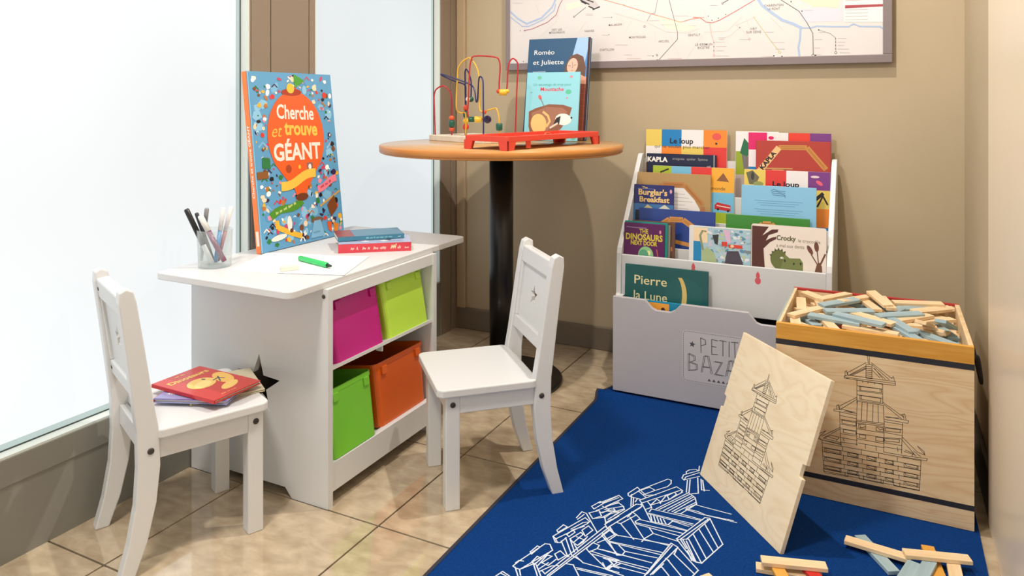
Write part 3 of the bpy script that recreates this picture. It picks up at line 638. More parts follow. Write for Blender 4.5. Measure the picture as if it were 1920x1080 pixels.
chair('empty white wooden child chair facing the play table, partly on the rug', (-.850, 1.568, 0), math.radians(-46.5))
chair('white wooden child chair with books on its seat, by the grey window wall', (-1.331, 1.093, 0), math.radians(156), -.141)

# books on the left chair
s_rough = 0.18
CZ = .270
def flat(name, label, corners, z, th, col, art, spine, spine_edge=0):
    """lying book: corners listed counter-clockwise starting at the cover's bottom-left (spine side 0-3)"""
    o = corners[0]; u = (corners[1] - o); v = (corners[3] - o); w, h = u.length, v.length
    a = math.atan2(u.y, u.x)
    t = book(name, label, w, h, th, col, art, spine, loc=(0, 0, 0), rot=(0, 0, 0), soft=False)
    # place: local x = u, local z = v, local -y = up
    R = Matrix.Rotation(a, 4, 'Z') @ Matrix.Rotation(-PI / 2, 4, 'X')
    t.matrix_world = Matrix.Translation(o + u / 2) @ R
    t.location = (o.x + u.x / 2, o.y + u.y / 2, z + th); t.rotation_euler = R.to_euler()
    return t
def rect4(px, z, w, h, ang):
    o = at_z(*px, z); u = Vector((math.cos(ang), math.sin(ang), 0)); v = Vector((-u.y, u.x, 0))
    return [o, o + u * w, o + u * w + v * h, o + v * h]
def art_red(A, w, h):
    A.z = 1; A.scrawl(w * .36, h * .90, w * .22, h * .035, '#e9c36a', 0, 3)
    A.text('Dinosaurs', w * .10, h * .76, h * .12, '#ecc45c', width=w * .80, bold=.03)
    A.ell(w * .42, h * .52, w * .27, h * .15, '#ecc46c', 20, .5); A.ell(w * .80, h * .46, w * .15, h * .20, '#e9b95c', 16, -.3); A.ell(w * .62, h * .22, w * .22, h * .07, '#ecc46c', 16, .4)
    A.z = 2; A.ell(w * .40, h * .48, w * .19, h * .08, '#f3d88a', 16, .5); A.line([(w * .62, h * .48), (w * .74, h * .50), (w * .78, h * .43)], w * .03, '#2c4450'); A.line([(w * .66, h * .40), (w * .78, h * .53)], w * .025, '#2c4450'); A.ell(w * .56, h * .60, w * .025, h * .03, '#53383a')
    A.scrawl(w * .25, h * .06, w * .3, h * .03, '#f3a060', 0, 5)
def art_blue2(A, w, h):
    A.z = 1; A.scrawl(w * .08, h * .70, w * .78, h * .13, '#e8e6f2', 0, 2); A.scrawl(w * .06, h * .48, w * .82, h * .13, '#e6d97c', 0, 7); A.scrawl(w * .1, h * .26, w * .6, h * .13, '#e8e6f2', 0, 9); A.z = 2
    A.rect(0, 0, w, h * .03, '#7a4a90')
def art_kid(A, w, h): A.z = 1; A.rect(0, 0, w * .3, h, '#d8b44a'); A.ell(w * .6, h * .5, w * .2, h * .3, '#8ab06c')
yawb = math.radians(64)
flat('picture_book', 'cream-edged thin book at the bottom of the pile on the chair seat', rect4((357, 762), CZ, .150, .150, math.radians(58)), CZ + .0005, .006, '#c9c0a4', art_kid, '#c9b98a')
z2 = CZ + .0068
o2 = at_z(428, 754, z2 + .008)
flat('picture_book', 'lilac-blue book with red spine in the middle of the pile on the chair seat', [Vector((-1.395, 1.005, 0)) + d for d in (Vector((0, 0, 0)), Vector((.167 * math.cos(math.radians(139)), .167 * math.sin(math.radians(139)), 0)), Vector((0, 0, 0)), Vector((-.13 * math.sin(math.radians(139)), .13 * math.cos(math.radians(139)), 0)))], z2, .008, '#8f93c4', art_blue2, '#b8263e') if False else None
def flat_px(name, label, bl, br, tl, z, th, col, art, spine):
    a, c, d = at_z(*bl, z + th), at_z(*br, z + th), at_z(*tl, z + th)
    u = c - a; w = u.length; n = Vector((-u.y, u.x, 0)).normalized(); h = abs((d - a).dot(n)); sgn = 1 if (d - a).dot(n) > 0 else -1
    return flat(name, label, [a, c, c + n * h, a + n * h], z, th, col, art, spine)
flat_px('picture_book', 'lilac book with red spine in the middle of the pile on the chair seat', (287, 748), (425, 752), (294, 715), z2, .008, '#8f93c4', art_blue2, '#b8263e')
flat_px('picture_book', 'red dinosaur story book on top of the pile on the chair seat', (402, 751), (489, 713), (300, 714), z2 + .0088, .008, '#c23a34', art_red, '#c0232c')

s_rough = 0.35
# ================================================================== BOOKSHELF
BX0, BX1 = -.770, -.136
sh = thing('display_bookshelf', 'white tiered display bookshelf with a grey toy drawer, against the back wall', 'bookshelf', (-.453, 2.4, 0))
def atS(mb): mb.v = [v - Vector((-.453, 2.4, 0)) for v in mb.v]; return mb
for x in (BX0, BX1 - .016):
    prof = [(2.255, .008), (BY - .014, .008), (BY - .014, .700), (BY - .020, .712), (BY - .032, .718), (2.508, .718), (2.500, .712), (2.280, .432), (2.274, .415), (2.268, .29), (2.255, .27)]
    m = MB(); m.prism(prof, x, x + .016, WHITE, YZ, bev=.0025); atS(m).build('side_panel', sh)
b = MB(); b.box((BX0 + .016, 2.276, .262), (BX1 - .016, 2.286, .412), WHITE, bev=.002)
A = Art(b, (BX0 + .016, 2.276, .262), (1, 0, 0), (0, 0, 1), (0, -1, 0)); A.z = 1
for px in (1421, 1300):
    q = at_y(px, 524 if px > 1400 else 507, 2.276); X_, Z_ = q.x - BX0 - .016, q.z - .262
    A.z = 1
    A.ell(X_, Z_ - .004, .0085, .0105, '#d85f6a', 14); A.z = 2; A.ell(X_, Z_ + .010, .006, .0055, '#d85f6a', 10); A.poly([(X_ - .006, Z_ + .014), (X_ + .006, Z_ + .014), (X_, Z_ + .024)], '#d85f6a')
atS(b).build('front_panel', sh)
b = MB(); b.box((BX0 + .016, BY - .024, .05), (BX1 - .016, BY - .016, .70), WHITE2); atS(b).build('back_panel', sh)
tiers = [(2.286, .300), (2.348, .372), (2.410, .452), (2.470, .530)]      # y of each pocket's front face, floor height
for i, (yy, zz) in enumerate(tiers):
    y1 = tiers[i + 1][0] if i < 3 else BY - .024
    m = MB(); m.box((BX0 + .016, yy, zz - .008), (BX1 - .016, y1, zz), WHITE2); 
    if i < 3: m.box((BX0 + .016, y1, zz - .008), (BX1 - .016, y1 + .006, tiers[i + 1][1] + .058), WHITE2, bev=.001)
    atS(m).build('tier_shelf', sh)
# toy drawer with finger notches, lettering and label
GREYD = M('#b9b7bd', .42)
DY = 2.185; DX0, DX1 = -.752, -.140; DB, DT = .012, .300
fx = lambda px, py: (lambda q: (q.x, q.z))(at_y(px, py, DY))
n1 = [fx(1209, 563), fx(1222, 583), fx(1230, 588), fx(1256, 590), fx(1265, 586), fx(1277, 572)]
n2 = [fx(1403, 588), fx(1418, 608), fx(1426, 613)]
prof = [(DX0, DB), (DX1, DB), (DX1, DT), (-.200, DT), (-.205, DT - .006), (-.215, DT - .026), (-.225, DT - .030)] + [(n2[2][0], DT - .030), (n2[1][0], DT - .026), (n2[0][0], DT)] + [(n1[5][0], DT), (n1[4][0], DT - .020), (n1[3][0], DT - .028), (n1[2][0], DT - .028), (n1[1][0], DT - .022), (n1[0][0], DT)] + [(DX0, DT)]
dr = MB(); dr.prism(prof, -DY - .014, -DY, GREYD, XZ, bev=.0015)
A = Art(dr, (0, DY, 0), (1, 0, 0), (0, 0, 1), (0, -1, 0))
lx0, lz1 = fx(1279, 617); lx1 = lx0 + .205; lz0 = lz1 - .152
A.z = 1; A.poly(rrect(lx0, lz0, lx1, lz1, .012), '#c6c4c8'); A.z = 2
INK = '#55535a'
rr_ = rrect(lx0 + .004, lz0 + .004, lx1 - .004, lz1 - .004, .010, 4)
ring = rr_ + rr_[:1]; acc = []
for a_, b_ in zip(ring, ring[1:]):
    L_ = math.hypot(b_[0] - a_[0], b_[1] - a_[1]); n_ = max(1, int(L_ / .003))
    for k in range(n_): acc.append((a_[0] + (b_[0] - a_[0]) * k / n_, a_[1] + (b_[1] - a_[1]) * k / n_))
for i in range(0, len(acc) - 1, 2): A.line([acc[i], acc[i + 1]], .0011, INK)
W_ = lx1 - lx0; H_ = lz1 - lz0
def stroke(pts, w=.0022): A.line([(lx0 + W_ * x, lz0 + H_ * y) for x, y in pts], w, INK)
A.star(lx0 + W_ * .145, lz0 + H_ * .735, .010, INK, .1); A.star(lx0 + W_ * .855, lz0 + H_ * .735, .010, INK, -.1)
for s_ in ([(.27, .60), (.265, .88)], [(.265, .88), (.33, .85), (.335, .77), (.27, .73)], [(.42, .60), (.42, .88)], [(.42, .88), (.50, .87)], [(.42, .75), (.48, .745)], [(.42, .60), (.50, .605)], [(.53, .88), (.62, .88)], [(.575, .88), (.575, .60)], [(.66, .60), (.66, .88)], [(.69, .88), (.78, .885)], [(.735, .885), (.74, .60)]): stroke(s_)
for dx in (0, .012):
    for s_ in ([(.09, .22), (.085, .54)], [(.085, .54), (.17, .50), (.17, .42), (.10, .38)], [(.10, .38), (.20, .35), (.20, .25), (.09, .22)], [(.27, .22), (.31, .54), (.36, .54), (.41, .22)], [(.29, .33), (.38, .33)], [(.45, .46), (.55, .46), (.46, .22), (.57, .215)], [(.61, .22), (.655, .52), (.70, .52), (.74, .22)], [(.63, .33), (.72, .33)], [(.79, .22), (.79, .52)], [(.79, .52), (.88, .50), (.88, .40), (.79, .37)], [(.82, .37), (.91, .22)]): stroke([(x + dx * 1.6, y + dx) for x, y in s_], .0015)
for k in range(5): A.poly([(lx0 + W_ * (.36 + .065 * k), lz0 + H_ * .075), (lx0 + W_ * (.41 + .065 * k), lz0 + H_ * .075), (lx0 + W_ * (.385 + .065 * k), lz0 + H_ * .125)], INK)
drawer = atS(dr).build('toy_drawer', sh)
m = MB()
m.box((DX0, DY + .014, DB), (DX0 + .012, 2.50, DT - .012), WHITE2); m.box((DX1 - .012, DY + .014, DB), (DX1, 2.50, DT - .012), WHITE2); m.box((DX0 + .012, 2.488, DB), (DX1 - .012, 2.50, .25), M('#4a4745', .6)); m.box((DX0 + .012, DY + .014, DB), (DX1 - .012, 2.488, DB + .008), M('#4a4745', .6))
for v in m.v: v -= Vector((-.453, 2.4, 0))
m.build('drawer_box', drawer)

# ---- books in the shelf
def sbook(label, x0px, x1px, ytop, Y, h, th, cover, art=None, spine=None, lean=.10, name='picture_book', group='books on the display shelf', xfix=None, zf=None, yaw=0.0, **kw):
    """Y is the depth of the cover's top edge"""
    a, c = at_y(x0px, ytop, Y), at_y(x1px, ytop, Y)
    if Y > 2.26: a.x = max(a.x, BX0 + .0175); c.x = min(c.x, BX1 - .0175)
    w = c.x - a.x; yb = Y - h * math.sin(lean)
    floor_z = [f for y, f in tiers if y < yb][-1] if Y > 2.26 else DB + .008
    H = (a.z - floor_z - .0004) / math.cos(lean)
    def top_art(A, w_, H_): A.by = H - h; art(A, w, h)
    return book(name, label, w, H, th, cover, top_art if art else None, spine, loc=((a.x + c.x) / 2, Y - H * math.sin(lean), floor_z + .0004), rot=(-lean, 0, yaw), group=group, **kw)
YE, BL_, WH_, OR_, RD_, PK_, PU_, GN_, LB_ = '#e6cb62', '#1a7fc0', '#efe9ea', '#f08a2c', '#dd3a35', '#dc1f6a', '#7a3a86', '#a8bd34', '#74bce0'
def checks(A, w, h, rows, xs_, y0=0.0):
    A.z = 0
    n = len(rows)
    for r, row in enumerate(rows):
        for k, c in enumerate(row):
            A.rect(w * xs_[k], h * (1 - .215 * (r + 1)), w * xs_[k + 1], h * (1 - .215 * r), c)
def art_loup1(A, w, h):
    checks(A, w, h, [[YE, BL_, WH_, OR_], [WH_, OR_, YE, RD_], [OR_, YE, BL_, RD_], [BL_, WH_, OR_, YE]], [0, .20, .45, .72, 1])
    A.z = 2; A.text('Le loup', w * .305, h * .825, h * .095, '#15151b', width=w * .29, bold=.025); A.text('qui ne voulait plus marcher', w * .11, h * .765, h * .055, '#2a2a30', width=w * .69)
    A.ell(w * .88, h * .92, w * .055, h * .045, '#e0564e'); A.poly([(w * .86, h * .845), (w * .89, h * .845), (w * .885, h * .82), (w * .865, h * .82)], '#3a2620')
sbook('picture book with yellow, blue, white and orange squares at the top left of the shelf', 1212, 1363, 242, 2.526, .268, .009, WH_, art_loup1, YE, .05)
def art_kap_navy(A, w, h):
    A.z = 1; A.text('KAPLA', w * .01, h * .865, h * .11, '#f2eee8', width=w * .30, bold=.045)
    A.text('araignée  spider  Spinne', w * .38, h * .905, h * .055, '#a9a4a4', width=w * .50); A.rect(w * .965, 0, w * .975, h, '#c8c8cc')
    for k in range(3): A.scrawl(w * .87, h * (.78 - .08 * k), w * .06, h * .05, '#a9a4a4', 0, k)
sbook('navy blue book with white lettering behind the lime-squared book', 1213, 1343, 287, 2.505, .205, .007, '#141f40', art_kap_navy, '#0f1832', .06)
def art_giraffe(A, w, h):
    A.z = 1; A.rect(0, h * .48, w, h * .76, '#93a826'); A.rect(0, 0, w, h * .48, '#b9aaa2'); A.z = 2
    A.poly([(w * .10, h * .74), (w * .24, h * .69), (w * .36, h * .74), (w * .30, h * .86), (w * .20, h * .92), (w * .14, h * .82)], '#256b48'); A.poly([(w * .14, h * .72), (w * .34, h * .69), (w * .34, h * .50), (w * .2, h * .52)], '#76716e')
sbook('white and green book with a grey tree, behind the pink-squared book', 1380, 1460, 246, 2.527, .272, .008, WH_, art_giraffe, '#d9d6d2', .05)
def art_pink(A, w, h):
    checks(A, w, h, [[PK_, WH_, '#e2402e', PU_], [WH_, PK_, YE, OR_], [BL_, YE, RD_, GN_], [OR_, WH_, PK_, BL_]], [0, .23, .49, .75, 1])
    A.z = 2; A.ell(w * .28, h * .935, w * .035, h * .022, '#d81b62')
sbook('picture book with pink, white, red and purple squares at the top right of the shelf', 1404, 1566, 248, 2.520, .260, .009, WH_, art_pink, PK_, .05)
def arch(A, w, h, y0, hh, c1, c2, xa=.06, xb=.94):
    # three plank arch drawn on the cover
    L = [(w * xa, y0), (w * (xa + .25), y0 + hh), (w * (xb - .25), y0 + hh * 1.02), (w * xb, y0 + hh * .1)]
    for k, (p, q) in enumerate(zip(L, L[1:])):
        A.z = 2 + k % 2; A.ribbon([p, q], w * .07, c1)
        A.z = 4; A.line([(p[0] + (q[0] - p[0]) * .08, p[1] + (q[1] - p[1]) * .08 + .002), (q[0] - (q[0] - p[0]) * .08, q[1] - (q[1] - p[1]) * .08 + .002)], w * .006, c2)
        A.line([(p[0] + (q[0] - p[0]) * .05, p[1] + (q[1] - p[1]) * .05 - .003), (q[0] - (q[0] - p[0]) * .05, q[1] - (q[1] - p[1]) * .05 - .003)], w * .004, c2)
def art_kap_red(A, w, h):
    arch(A, w, h, h * .56, h * .34, '#c88a45', '#9a5c24')
    A.z = 5; ang = math.atan2(h * .34, w * .25); A.ribbon([(w * .045, h * .53), (w * .315, h * .90)], w * .085, '#e8bd84')
    A.z = 6; A.text('KAPLA', w * .095, h * .555, h * .095, '#2a1812', width=w * .31, bold=.045, rot=math.atan2(h * .37, w * .27))
    A.z = 3; A.ribbon([(w * .12, h * .58), (w * .50, h * .59)], h * .02, '#c79a5c'); A.z = 4; A.rect(w * .22, h * .40, w * .38, h * .57, '#d79a55'); A.z = 5; A.ell(w * .27, h * .53, w * .012, h * .013, '#30211a'); A.ell(w * .34, h * .53, w * .012, h * .013, '#30211a'); A.rect(w * .38, h * .40, w * .42, h * .57, '#6e3018')
sbook('brick red book with a plank arch drawn on it, right side of the shelf', 1418, 1566, 263, 2.497, .212, .008, '#b03c30', art_kap_red, '#9c2f26', .06)
def art_tour(A, w, h):
    checks(A, w, h, [[GN_, LB_, RD_, '#f3b03a'], [WH_, RD_, '#f3b03a', LB_], [OR_, GN_, WH_, GN_], [LB_, YE, PK_, OR_]], [0, .235, .48, .73, 1]); 
    A.z = 1; A.rect(w * .73, h * .785 - h * .09, w, h, '#f3b03a'); A.rect(w * .73, h * .45, w, h * .695, LB_); A.rect(w * .73, 0, w, h * .45, GN_)
    A.z = 2; A.poly([(w * .79, h * .84), (w * .94, h * .83), (w * .87, h * .94)], '#8c5a38'); A.text('monde', w * .725, h * .725, h * .06, '#2a2420', width=w * .17); A.line([(w * .10, h * .92), (w * .19, h * .96)], h * .02, '#2a2a1c')
    A.poly([(w * .77, h * .49), (w * .96, h * .47), (w * .96, h * .545), (w * .80, h * .575), (w * .77, h * .54)], '#c52a2a'); A.z = 3; A.line([(w * .80, h * .535), (w * .95, h * .515)], h * .012, '#f0d8d0'); A.ell(w * .81, h * .49, w * .014, h * .014, '#241a1a'); A.ell(w * .93, h * .475, w * .014, h * .014, '#241a1a')
sbook('picture book with lime, blue, red and orange squares and a red bus', 1225, 1377, 310, 2.468, .262, .009, WH_, art_tour, GN_, .06)
def art_loup2(A, w, h):
    checks(A, w, h, [[YE, RD_, WH_, PU_], [WH_, OR_, LB_, YE], [GN_, LB_, PK_, OR_], [OR_, WH_, YE, BL_]], [0, .255, .50, .75, 1]); A.z = 2
    A.text('Le loup', w * .34, h * .81, h * .085, '#15151b', width=w * .31, bold=.025)
    A.poly([(w * .02, h * .96), (w * .10, h * .99), (w * .18, h * .91), (w * .14, h * .82), (w * .06, h * .82)], '#6e6a52'); A.ell(w * .17, h * .83, w * .06, h * .03, '#9aa05a'); A.z = 3; A.ell(w * .10, h * .92, w * .02, h * .05, '#3c3a34')
    A.z = 2; A.ell(w * .83, h * .94, w * .05, h * .014, '#e8d4dc'); A.ell(w * .88, h * .87, w * .045, h * .022, '#e8607a', 10, -.6); A.line([(w * .86, h * .60), (w * .92, h * .72), (w * .97, h * .63)], w * .02, '#28201a'); A.line([(w * .82, h * .66), (w * .91, h * .74)], w * .04, '#28201a')
sbook('picture book with yellow, red, white and purple squares behind the light blue card', 1396, 1564, 317, 2.466, .262, .009, WH_, art_loup2, YE, .06)
def art_kraft(A, w, h):
    A.z = 1; A.poly([(w * .12, 0), (w * .12, h * .60), (w * .36, h * .80), (w * .70, h * .80), (w * .86, h * .52), (w * .86, 0)], '#eeeae6')
    arch(A, w, h, h * .55, h * .29, '#bd8248', '#8c5426', .10, .90); A.z = 3; A.ribbon([(w * .90, h * .56), (w * .90, h * .10)], w * .06, '#b5794a')
    A.z = 2
    for k in range(9): A.line([(w * (.42 + .02 * (k % 3)), h * (.72 - .05 * k)), (w * (.66 + .05 * (k % 3)), h * (.715 - .05 * k))], h * .006, '#b3b2b6')
sbook('brown kraft book with a plank arch over a white page', 1193, 1333, 322, 2.446, .236, .007, '#b4935f', art_kraft, '#9c7c4c', .07)
def art_burglar(A, w, h):
    A.z = 1; A.text('The', w * .20, h * .935, h * .05, '#f0cf86', width=w * .14, bold=.02); A.text('Burglar\'s', w * .11, h * .825, h * .14, '#f1cd84', width=w * .73, bold=.03); A.text('Breakfast', w * .14, h * .705, h * .13, '#f1cd84', width=w * .76, bold=.03)
    A.rect(0, 0, w, h * .67, '#3f74b0'); A.z = 2; A.poly([(w * .20, h * .56), (w * .35, h * .66), (w * .55, h * .57)], '#d9cf90'); A.poly([(w * .55, h * .56), (w * .78, h * .67), (w * .98, h * .57)], '#dcdcc8'); A.rect(w * .04, h * .36, w * .14, h * .56, '#20283a')
    A.ell(w * .93, h * .90, w * .03, h * .035, '#d8a8b8'); A.line([(w * .1, h * .93), (w * .5, h * .93)], h * .012, '#6a70b0')
sbook('dark blue storybook titled about a burglar, left side of the shelf', 1189, 1263.5, 345, 2.408, .190, .008, '#262a6e', art_burglar, '#1c2056', .08)
def art_lb(A, w, h):
    A.z = 1
    for k in range(4): A.line([(w * (.40 + .01 * k), h * (.93 - .02 * k)), (w * (.44 + .03 * k), h * (.955 - .03 * k)), (w * (.50 + .03 * k), h * (.93 - .022 * k)), (w * (.59), h * (.93 - .03 * k))], h * .007, '#3a6a94')
    for k in range(6): y = .78 - .032 * k - (.03 if k > 2 else 0); A.line([(w * (.18 + .04 * (k % 3)), h * y), (w * (.82 - .05 * (k % 3)), h * y)], h * .005, '#5a94bc')
sbook('plain light blue card with small handwriting, right side of the shelf', 1391, 1531, 346, 2.406, .210, .003, '#88c2e6', art_lb, '#7db8dd', .08, name='greeting_card')
def art_kap_blue(A, w, h): arch(A, w, h, h * .62, h * .22, '#d2954e', '#9c5c22', .16, .84); A.z = 3; A.ribbon([(w * .40, h * .50), (w * .72, h * .44)], w * .05, '#cf9048')
sbook('royal blue book with a plank arch behind the dinosaur books', 1199, 1341, 389, 2.384, .196, .007, '#2b4590', art_kap_blue, '#213676', .08)
def art_kap_green(A, w, h): arch(A, w, h, h * .58, h * .30, '#d79a5c', '#a05a28', .20, .80); A.z = 5; A.rect(w * .22, h * .40, w * .30, h * .78, '#2c3630')
sbook('green book with a plank arch behind the crocodile book', 1362, 1518, 401, 2.380, .196, .007, '#3f8a34', art_kap_green, '#347629', .08)
def art_dino(A, w, h):
    A.z = 1; A.text('THE', w * .38, h * .845, h * .095, '#c8b83c', width=w * .22, bold=.03); A.text('DINOSAURS', w * .04, h * .735, h * .135, '#d6c544', width=w * .92, bold=.035); A.text('NEXT DOOR', w * .17, h * .655, h * .095, '#d6c544', width=w * .66, bold=.035)
    A.ell(w * .55, h * .50, w * .19, h * .14, '#8cc48a'); A.line([(w * .85, h * .50), (w * .82, h * .60)], w * .02, '#c46a4a'); A.z = 2; A.ell(w * .62, h * .54, w * .05, h * .04, '#e9e2a0'); A.ell(w * .50, h * .50, w * .12, h * .09, '#5aa080'); A.ell(w * .90, h * .88, w * .025, h * .03, '#d890a0'); A.line([(w * .06, h * .93), (w * .55, h * .925)], h * .014, '#9a78a4')
BK = dict(lean=.07)
sbook('purple dinosaur storybook at the front left of the shelf', 1167, 1246, 416, 2.303, .198, .006, '#5c1a58', art_dino, '#4a1248', **BK)
sbook('teal-edged storybook directly behind the purple dinosaur book', 1172, 1252, 413, 2.311, .198, .005, '#1f8a86', None, '#187470', **BK)
sbook('grey-edged storybook, third from the front at the left of the shelf', 1178, 1257, 417, 2.318, .192, .005, '#8a8478', None, '#6a5a50', **BK)
def art_colr(A, w, h): A.z = 1; blobs(A, w, h, 60, ['#b04a5a', '#7aa04a', '#d8c9a0', '#4a3a2a', '#c87a4a'], .004, .010, None, 9)
sbook('colourful storybook with a pale top, rearmost of the dinosaur group', 1187, 1266, 412, 2.329, .200, .006, '#6a4a3a', art_colr, '#4a2a2a', **BK)
def art_paint(A, w, h):
    A.oy = h * .33; A.sy = .67
    A.z = 1; A.rect(w * .07, -h * .45, w, h * .97, '#a7c8d6'); A.z = 2; A.rect(w * .07, h * .55, w * .30, h * .96, '#f2d8b0'); A.rect(w * .07, h * .0, w * .20, h * .58, '#1f86bc')
    A.z = 3; R = random.Random(4)
    for k in range(110): A.ell(w * R.uniform(.30, .97), h * R.uniform(.04, .92), w * R.uniform(.008, .045), h * R.uniform(.015, .06), R.choice(['#8fb4c4', '#5f8fb0', '#c9c4d8', '#b8c8a0', '#e0e4ea', '#7f8a90']), 9, R.uniform(0, 3)); A.z = 3 + k % 3
    A.z = 7; A.poly([(w * .38, h * .78), (w * .48, h * .80), (w * .47, h * .52), (w * .42, h * .55)], '#34393c'); A.poly([(w * .55, h * .94), (w * .66, h * .94), (w * .68, h * .60), (w * .62, h * .58)], '#d9b8d4'); A.rect(w * .53, h * .50, w * .62, h * .62, '#d8412e'); A.rect(w * .64, h * .47, w * .86, h * .56, '#d8412e'); A.poly([(w * .62, h * .38), (w * .80, h * .40), (w * .88, h * .05), (w * .58, h * .02)], '#4a4450')
    A.ribbon([(w * .30, h * .10), (w * .24, h * .30), (w * .20, h * .55), (w * .18, h * .75), (w * .22, h * .88), (w * .28, h * .86)], w * .035, '#8b9474'); A.poly([(w * .22, h * .02), (w * .20, h * .30), (w * .30, h * .45), (w * .42, h * .28), (w * .46, h * .02)], '#a8b98c'); A.z = 8; A.ell(w * .70, h * .52, w * .03, h * .04, '#f0c8a0'); A.line([(w * .44, h * .46), (w * .60, h * .12)], w * .012, '#d4dcdc')
sbook('landscape book with a painted blue-grey dragon scene, front middle of the shelf', 1293, 1409, 422, 2.306, .166, .006, '#dfe0e0', art_paint, '#e4e0da', **BK)
def art_croc(A, w, h):
    A.z = 1; A.poly([(w * .01, 0), (w * .22, 0), (w * .19, h * .25), (w * .17, h * .58), (w * .26, h * .70), (w * .34, h * .76), (w * .34, h * .80), (w * .28, h * .78), (w * .20, h * .72), (w * .24, h * .82), (w * .36, h * .88), (w * .37, h * .93), (w * .28, h * .92), (w * .15, h * .80), (w * .24, h * .965), (w * .01, h * .965)], '#552922')
    A.z = 2; A.text('Crocky', w * .345, h * .75, h * .115, '#5c5c3a', width=w * .26, bold=.03); A.text('le crocodile', w * .635, h * .735, h * .085, '#8a8070', width=w * .29); A.text('a mal aux dents', w * .345, h * .63, h * .085, '#8a8070', width=w * .37)
    G = '#67703c'; A.oy = h * .15
    A.z = 3; A.ell(w * .38, h * .26, w * .115, h * .17, G, 20, .2); A.poly([(w * .40, h * .10), (w * .70, h * .10), (w * .70, h * .24), (w * .66, h * .31), (w * .52, h * .30), (w * .46, h * .36)], '#76804a'); A.z = 4
    for k in range(6): a = .7 + k * .38; A.poly([(w * (.38 + .11 * math.cos(a)), h * (.26 + .165 * math.sin(a))), (w * (.38 + .14 * math.cos(a + .15)), h * (.26 + .21 * math.sin(a + .15))), (w * (.38 + .11 * math.cos(a + .3)), h * (.26 + .165 * math.sin(a + .3)))], '#454d2a')
    A.ell(w * .42, h * .295, w * .022, h * .018, '#f4f0e4'); A.ell(w * .46, h * .25, w * .012, h * .024, '#2a2a1a'); A.ell(w * .58, h * .21, w * .012, h * .022, '#2c331c'); A.ell(w * .67, h * .22, w * .012, h * .025, '#2c331c'); A.z = 5; A.ell(w * .425, h * .295, w * .006, h * .007, '#222018')
    A.oy = h * .06
    A.z = 3; A.poly([(w * .83, h * .08), (w * .955, h * .08), (w * .945, h * .30), (w * .915, h * .36), (w * .88, h * .33)], '#6e4a34'); A.ell(w * .79, h * .56, w * .028, h * .085, '#6d4236', 14, .5); A.ell(w * .875, h * .62, w * .030, h * .085, '#6d4236', 14, .1); A.line([(w * .81, h * .48), (w * .88, h * .34)], w * .014, '#6d4236'); A.line([(w * .885, h * .54), (w * .90, h * .34)], w * .014, '#6d4236'); A.line([(w * .93, h * .34), (w * .985, h * .50)], w * .022, '#6d4236')
sbook('cream crocodile picture book with a brown hand, front right of the shelf', 1409, 1558, 419, 2.303, .168, .006, '#ebe0d6', art_croc, '#2a2426', rc=.006, **BK)
# books in the drawer
def art_pierre(A, w, h):
    A.z = 1; A.text('Pierre', w * .115, h * .78, h * .145, '#e4d9a6', width=w * .40, bold=.006); A.text('la Lune', w * .11, h * .60, h * .145, '#e4d9a6', width=w * .41, bold=.006)
    A.poly([(w * (.62 + .135 * math.cos(a)), h * (.68 + .26 * math.sin(a))) for a in [-1.75 + .145 * k for k in range(20)]] + [(w * (.585 + .115 * math.cos(a)), h * (.70 + .235 * math.sin(a))) for a in [1.0 - .14 * k for k in range(19)]], '#d6bd72')
    A.z = 0; A.ell(w * .72, h * .70, w * .22, h * .2, '#235f5e')
sbook('dark teal moon book standing in the grey drawer', 1173, 1328, 494, 2.252, .262, .008, '#1f5a5a', art_pierre, '#164646', lean=.06, group='books in the toy drawer')
def art_cyan(A, w, h): A.z = 1; A.rect(w * .20, h * .55, w * .48, h * .985, '#eea53e'); A.z = 2; A.ell(w * .33, h * .86, w * .09, h * .05, '#b0502a'); A.ell(w * .40, h * .90, w * .03, h * .04, '#3a2a24')
sbook('cyan and orange book in front of the moon book in the grey drawer', 1188, 1330, 560, 2.218, .262, .010, '#1288b0', art_cyan, '#0f7898', lean=.03, group='books in the toy drawer')
sbook('white-covered thin book rightmost in the grey drawer', 1262, 1355, 571, 2.236, .250, .005, '#dfe6ea', None, '#1a90b4', lean=.03, group='books in the toy drawer', back='#1a90b4')

